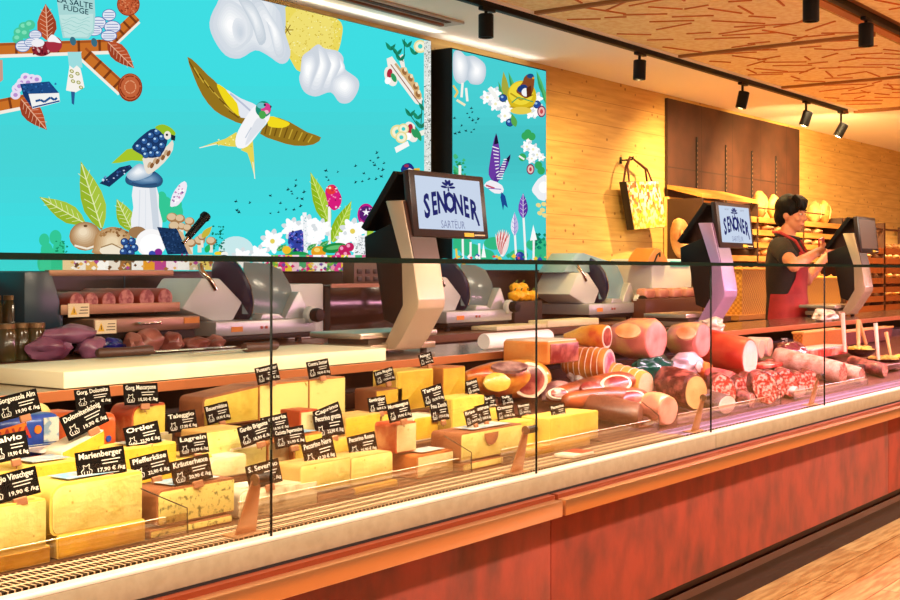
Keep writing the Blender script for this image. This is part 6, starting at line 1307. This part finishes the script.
for li, z in enumerate(L2[:]):
    for j in range(10):
        x = x2+.2+(x3-x2-.3)*(j+.4)/10+rng.uniform(-.02, .02)
        if abs(x-px-.025) < .16 or x > x3-.16 or x < x2+.17: continue
        l = rng.uniform(.15, .2)
        loaf('%s bun, %s from the left on the %s level of the right-hand shelf' % (['golden', 'brown', 'floury'][(j+li) % 3], ORD[j], ['top', 'second', 'third', 'fourth', 'fifth', 'sixth', 'lowest'][li]), x, YB0+.14, z, l, .13, rng.uniform(.06, .075), M_crust[(j+li) % 3], j+li*7, False, 'bread_bun', 'buns on the right-hand bread shelf')
# large round loaf on the wall side of the brown panel
c = at_y(681, 238, 2.38); c.z = 1.396+.158
t = thing('round_bread', 'large round bread ring standing on the white machine left of the middle register', 'bread', (c.x, 2.38, 1.396), 0, 'display bread')
mb = MB(); R_ = .09; rs = []
for i in range(25):
    a = 2*PI*i/24; d = Vector((math.cos(a)*.8, .12*math.sin(a), math.sin(a)*1.12)); p = c+d*R_
    rs.append([p+d*(.052*math.cos(f))+Vector((0, -1, 0))*(.05*math.sin(f)) for f in [2*PI*q/10 for q in range(10)]])
mb.rings(rs, False).build('crust', M_crust[2], t)
MB().tube([c+Vector((-.09, -.05, .06)), c+Vector((-.1, -.055, -.03))], .008, 6).build('score_mark', M_crust[0], t)
# wicker baskets on a table in front of the shelf
M_wb = wicker('wicker_gold', 'd8a04a', 'b07a30', .8)
YT = 2.02
tb0, tb1 = at_y(739, 300, YT).x, at_y(846, 300, YT).x
o = thing('bread_table', 'low bread table behind the assistant carrying two wicker baskets', 'table', ((tb0+tb1)/2, 2.15, 0))
MB().bx(tb0, tb1, YT, 2.31, .93, .97, .003).build('top', M_shelfw, o, False); MB().bx(tb0+.02, tb1-.02, YT+.02, 2.29, 0, .93).build('cabinet', M_shelfd, o, False)
for u0, u1, vt, lab in ((742, 769, 269, 'tall golden wicker basket between middle register and shop assistant'), (799, 842, 278, 'wide golden wicker basket full of rolls right of the shop assistant')):
    a, b = at_y(u0, 300, YT+.02).x, at_y(u1, 300, YT+.02).x; z1 = at_y(u0, vt, YT+.02).z
    t = thing('wicker_basket', lab, 'basket', ((a+b)/2, YT+.13, .97), 0, 'wicker bread baskets')
    MB().rings([[(a+.02, YT+.03, .9715), (b-.02, YT+.03, .9715), (b-.02, YT+.26, .9715), (a+.02, YT+.26, .9715)], [(a, YT+.02, z1), (b, YT+.02, z1), (b, YT+.27, z1), (a, YT+.27, z1)], [(a+.015, YT+.035, z1), (b-.015, YT+.035, z1), (b-.015, YT+.255, z1), (a+.015, YT+.255, z1)], [(a+.03, YT+.05, z1-.06), (b-.03, YT+.05, z1-.06), (b-.03, YT+.25, z1-.06), (a+.03, YT+.25, z1-.06)]]).build('weave', M_wb, t, False)
    MB().tube([(a, YT+.02, z1), (b, YT+.02, z1), (b, YT+.27, z1), (a, YT+.27, z1), (a, YT+.02, z1)], .012, 8).build('rim', mat('rim_wicker', 'e0a24c', .5), t)
    n = 5 if u0 < 760 else 9
    for j in range(n):
        row = j % 2; x = a+.08+(b-a-.16)*j/(n-1)
        loaf('%s roll, %s from the left in the %s wicker basket' % (['golden', 'brown'][j % 2], ORD[j], 'tall' if u0 < 760 else 'wide'), x, YT+.10+.09*row, z1-.0585, .15, .085, .08+.05*(row if u0 > 760 else 0), M_crust[j % 2], j+40, False, 'bread_roll', 'rolls in the wicker baskets')
for z in LV[:3]: area('shelf_led', ((x0+x1)/2, YB0+.10, z-.05), (x1-x0-.4, .03), 2.2, (1, .72, .34), (math.radians(25), 0, 0))
area('shelf_led', ((x0+x1)/2, YB0+.06, zb(790, 206)), (x1-x0-.2, .03), 1.2, (1, .72, .34), (math.radians(25), 0, 0))
area('shelf_led', ((x2+x3)/2, YB0+.08, zb(880, 233)), (x3-x2-.2, .03), 3, (1, .72, .34), (math.radians(20), 0, 0))
for z in L2[0:5:2]: area('shelf_led', ((x2+x3)/2, YB0+.08, z-.055), (x3-x2-.2, .03), 2.2, (1, .72, .34), (math.radians(20), 0, 0))
area('bread_table_light', ((tb0+tb1)/2, 1.75, 2.6), (1.6, .2), 20, (1, .75, .4), (0, 0, 0))  # area light near the ceiling above the bread table, no fixture built
# ================================================================== the shop assistant
def evaluated(o):
    dg = bpy.context.evaluated_depsgraph_get(); me = bpy.data.meshes.new_from_object(o.evaluated_get(dg)); bpy.data.objects.remove(o); return me
def remeshed(mb, vox, smooth=6):
    me = bpy.data.meshes.new('tmp'); bmesh.ops.recalc_face_normals(mb.bm, faces=mb.bm.faces); mb.bm.to_mesh(me); mb.bm.free(); o = bpy.data.objects.new('tmp', me); COL.objects.link(o)
    r = o.modifiers.new('r', 'REMESH'); r.mode = 'VOXEL'; r.voxel_size = vox
    s_ = o.modifiers.new('s', 'SMOOTH'); s_.iterations = smooth; s_.factor = .5
    return evaluated(o)
def link_mesh(me, name, m, parent):
    me.materials.clear(); me.materials.append(m); me.polygons.foreach_set('use_smooth', [True]*len(me.polygons))
    me.transform(parent.matrix_basis.inverted()); o = bpy.data.objects.new(name, me); COL.objects.link(o); o.parent = parent; return o
YP = 1.51
c0 = at_y(786, 300, YP); fa = math.radians(-80)
Fd = Vector((math.cos(fa), math.sin(fa), 0)); Lr = Vector((math.sin(fa), -math.cos(fa), 0)); Uz = Vector((0, 0, 1))
C0 = Vector((c0.x, YP, 0))
pt = thing('person', 'shop assistant with short black hair in black polo shirt and red apron', 'person', C0)
def ring(z, ra, rb, off=0.0, n=28, a0=0, a1=2*PI, close=True):
    out = []; N_ = n if close else n+1
    for i in range(N_):
        a = a0+(a1-a0)*i/n; out.append(C0+Uz*z+Fd*(off+rb*math.cos(a))+Lr*(ra*math.sin(a)))
    return out
hd = C0+Fd*.035+Uz*1.705; fh = math.radians(-92); Fh = Vector((math.cos(fh), math.sin(fh), 0)); Lh = Vector((math.sin(fh), -math.cos(fh), 0))
T = [(.93, .175, .13, .0), (1.02, .172, .125, .0), (1.12, .165, .12, .0), (1.25, .185, .125, .0), (1.38, .20, .125, .0), (1.475, .195, .105, -.005), (1.525, .13, .085, -.005), (1.56, .062, .06, .005), (1.60, .055, .058, .015), (1.64, .052, .058, .03)]
skin = mat('skin', 'd98f6c', .5, 0, 'd08460', 30, sss=.1); M_shirt = mat('shirt_black', '1c1512', .8, 0, '281c18', 20, bump=.2); M_apron = mat('apron_red', 'b42a2c', .65, 0, '9c2024', 12, bump=.15); M_hair = mat('hair_black', '0a0605', .55, 0, '150d0a', 60, (1, 1, .2), bump=.3, spec=.15)
shR, shL = C0+Lr*.185+Uz*1.475, C0-Lr*.185+Uz*1.475
elR = at_y(794, 266, 1.24); wrR = at_y(821, 250, 1.30)
elL = C0-Lr*.24+Fd*.10+Uz*1.24; wrL = at_y(826, 256, 1.46)
b = MB()
b.rings([ring(*q) for q in T])
for sh, el, wr in ((shR, elR, wrR), (shL, elL, wrL)):
    b.tube([sh+Uz*.0, sh*.65+el*.35, el, el*.75+wr*.25, wr*.8+el*.2, wr], [.060, .052, .042, .043, .032, .027], 14)
    b.blob(el, (.043, .043, .043), None, 2); b.blob(sh, (.066, .066, .062), None, 2)
for sg in (1, -1):
    b.tube([C0+Lr*.09*sg+Uz*.95, C0+Lr*.10*sg+Uz*.75, C0+Lr*.10*sg+Uz*.50+Fd*.015, C0+Lr*.10*sg+Uz*.30, C0+Lr*.10*sg+Uz*.07], [.095, .085, .058, .055, .040], 14)
    b.box(C0+Lr*.10*sg+Fd*.06+Uz*.035, (.25, .085, .07), Rz(fa), .025)
# head: skull, jaw, nose, ears, brow
Rh = Matrix((Fh, -Lh, Uz)).transposed() @ Ry(.10)
H = lambda f, l, u: hd+Rh @ Vector((f, -l, u))
b.blob(H(-.005, 0, .025), (.095, .076, .105), Rh, 3); b.blob(H(.030, 0, -.045), (.066, .060, .070), Rh, 3); b.blob(H(.055, 0, -.085), (.034, .034, .030), Rh, 3)
b.tube([H(.085, 0, .03), H(.103, 0, -.002), H(.115, 0, -.022), H(.098, 0, -.036)], [.008, .011, .016, .010], 10)
for sg in (1, -1):
    b.blob(H(.088, .032*sg, .036), (.012, .022, .008), Rh, 2); b.blob(H(-.005, .079*sg, -.005), (.020, .010, .034), Rh, 2); b.blob(H(.068, .042*sg, -.022), (.024, .022, .026), Rh, 2); b.blob(H(.093, .013*sg, -.026), (.012, .010, .008), Rh, 2)
b.blob(H(.093, 0, -.060), (.012, .026, .0055), Rh, 2); b.blob(H(.090, 0, -.071), (.012, .021, .006), Rh, 2)
# hands: palm, four fingers, thumb curling round what they hold
def hand(wr, el, held, sg):
    d = (wr-el).normalized(); up = (Uz-d*Uz.dot(d)).normalized(); sd = d.cross(up)*sg
    b.blob(wr+d*.045, (.046, .020, .040), Matrix((d, sd, up)).transposed(), 3)
    for k, (o_, L_) in enumerate(((.030, .070), (.011, .078), (-.009, .072), (-.028, .056))):
        p = wr+d*.075+up*o_; q = p+d*L_*.5+sd*.004; r_ = q+d*L_*.25-sd*.030*sg*sg; e_ = r_-d*L_*.05-sd*.026
        b.tube([wr+d*.045+up*o_*.8, p, q, r_, e_], [.0095, .0095, .009, .0085, .007], 8)
    p = wr+d*.022+up*.034; b.tube([p, p+d*.024+up*.020-sd*.012, p+d*.050+up*.022-sd*.030, p+d*.066+up*.012-sd*.040], [.012, .011, .010, .008], 8)
    return wr+d*.10-sd*.022, d, up
gR, dR, uR = hand(wrR, elR, None, 1)
gL, dL, uL_ = hand(wrL, elL, None, -1)
body = link_mesh(remeshed(b, .0075, 5), 'body', skin, pt)
# eyes, brows and lips
mb = MB()
for sg in (1, -1): mb.blob(H(.086, .032*sg, .012), (.010, .014, .006), Rh, 2)
mb.build('eye', mat('eye_white', 'd8c8bc', .3), pt)
mb = MB()
for sg in (1, -1): mb.blob(H(.0945, .032*sg, .011), (.004, .006, .006), Rh, 2)
mb.build('iris', mat('iris', '1c100c', .2), pt)
mb = MB()
for sg in (1, -1): mb.tube([H(.095, .014*sg, .038), H(.097, .032*sg, .043), H(.086, .054*sg, .038)], [.004, .005, .003], 8)
mb.build('eyebrow', M_hair, pt)
MB().tube([H(.092, .024, -.065), H(.103, 0, -.064), H(.092, -.024, -.065)], [.003, .006, .003], 8).build('lips', mat('lips', 'b8604c', .4), pt)
# hair with fringe
h = MB(); h.blob(H(-.018, 0, .052), (.108, .095, .098), Rh, 4, .05, 2); h.blob(H(-.055, 0, -.01), (.066, .082, .085), Rh, 3)
for k in range(9):
    l = -.062+.0155*k; h.tube([H(.03, l*.9, .135), H(.078, l, .105), H(.100-abs(l)*.35, l*1.04+.004, .070+.012*math.sin(k*2.1)), H(.101-abs(l)*.4, l*1.04+.007, .048+.010*math.sin(k*2.1))], [.020, .018, .011, .004], 8)
for sg in (1, -1): h.tube([H(.01, .080*sg, .06), H(.03, .080*sg, .02), H(.034, .076*sg, -.008)], [.02, .012, .004], 8)
link_mesh(remeshed(h, .007, 2), 'hair', M_hair, pt)
# polo shirt
s_ = MB(); s_.rings([ring(z, ra+.014, rb+.014, o_) for z, ra, rb, o_ in T[:7]]+[ring(1.550, .075, .072, .0)])
for sh, el in ((shR, elR), (shL, elL)):
    s_.tube([sh-Uz*.0, sh*.7+el*.3, sh*.38+el*.62], [.078, .072, .066], 16); s_.blob(sh, (.080, .080, .074), None, 2)
link_mesh(remeshed(s_, .010, 5), 'polo_shirt', M_shirt, pt)
cl = MB(); R0 = [C0+Uz*(1.552+.018*math.cos(a)*-1)+Fd*(.010+.078*math.cos(a))+Lr*.074*math.sin(a) for a in [2*PI*k/24 for k in range(24)]]
cl.tube(R0+[R0[0]], .016, 8); cl.prism([(0, 0), (.05, -.012), (.035, -.07), (.0, -.05)], H(.03, 0, -.155)+Fd*.03, Lr, Uz, Fd*.012); cl.prism([(0, 0), (-.05, -.012), (-.035, -.07), (.0, -.05)], H(.03, 0, -.155)+Fd*.03, Lr, Uz, Fd*.012)
cl.build('collar', M_shirt, pt)
# trousers
p_ = MB(); p_.rings([ring(1.0, .186, .138), ring(.93, .19, .142), ring(.86, .17, .13)])
for sg in (1, -1): p_.tube([C0+Lr*.085*sg+Uz*.95, C0+Lr*.10*sg+Uz*.72, C0+Lr*.10*sg+Uz*.45+Fd*.01, C0+Lr*.10*sg+Uz*.09], [.105, .098, .078, .066], 16)
link_mesh(remeshed(p_, .012, 4), 'trousers', M_shirt, pt)
# red apron: bib, skirt wrapping round the hips, neck strap
ap = MB(); e1 = .021
def strip(rows, th=.006):
    A = [[p for p in r] for r in rows]
    ap.rings(A, False, False); B = [[p+(p-C0-Uz*p.z).normalized()*th*-1 for p in r] for r in rows]; ap.rings(B, False, False)
def arc(z, ra, rb, o_, w0, w1): return ring(z, ra+e1, rb+e1, o_, 22, w0, w1, False)
strip([arc(1.44, .19, .115, 0, -.55, .55), arc(1.36, .20, .127, 0, -.68, .68), arc(1.25, .186, .127, 0, -.85, .85), arc(1.15, .172, .124, 0, -1.2, 1.2), arc(1.13, .17, .124, 0, -1.6, 1.6)])
strip([arc(1.145, .172, .126, 0, -2.1, 2.1), arc(1.02, .182, .14, 0, -2.15, 2.15), arc(.85, .20, .17, 0, -2.1, 2.1), arc(.62, .215, .19, .01, -2.0, 2.0)], .006)
apr = ap.build('apron', M_apron, pt)
for sg in (1, -1): MB().tube([C0+Uz*1.43+Fd*.135+Lr*.075*sg, C0+Uz*1.52+Fd*.085+Lr*.095*sg, C0+Uz*1.578-Fd*.02+Lr*.086*sg, C0+Uz*1.585-Fd*.09], .011, 8).build('neck_strap', M_apron, apr)
# what the hand holds
o = MB().box(gR+uR*.035, (.10, .022, .075), Matrix((dR, dR.cross(uR), uR)).transposed(), .004).build('red_packet', mat('packet_red', 'c8342c', .35)); tag(o, 'small red packet held up in the hand of the shop assistant', 'packet')
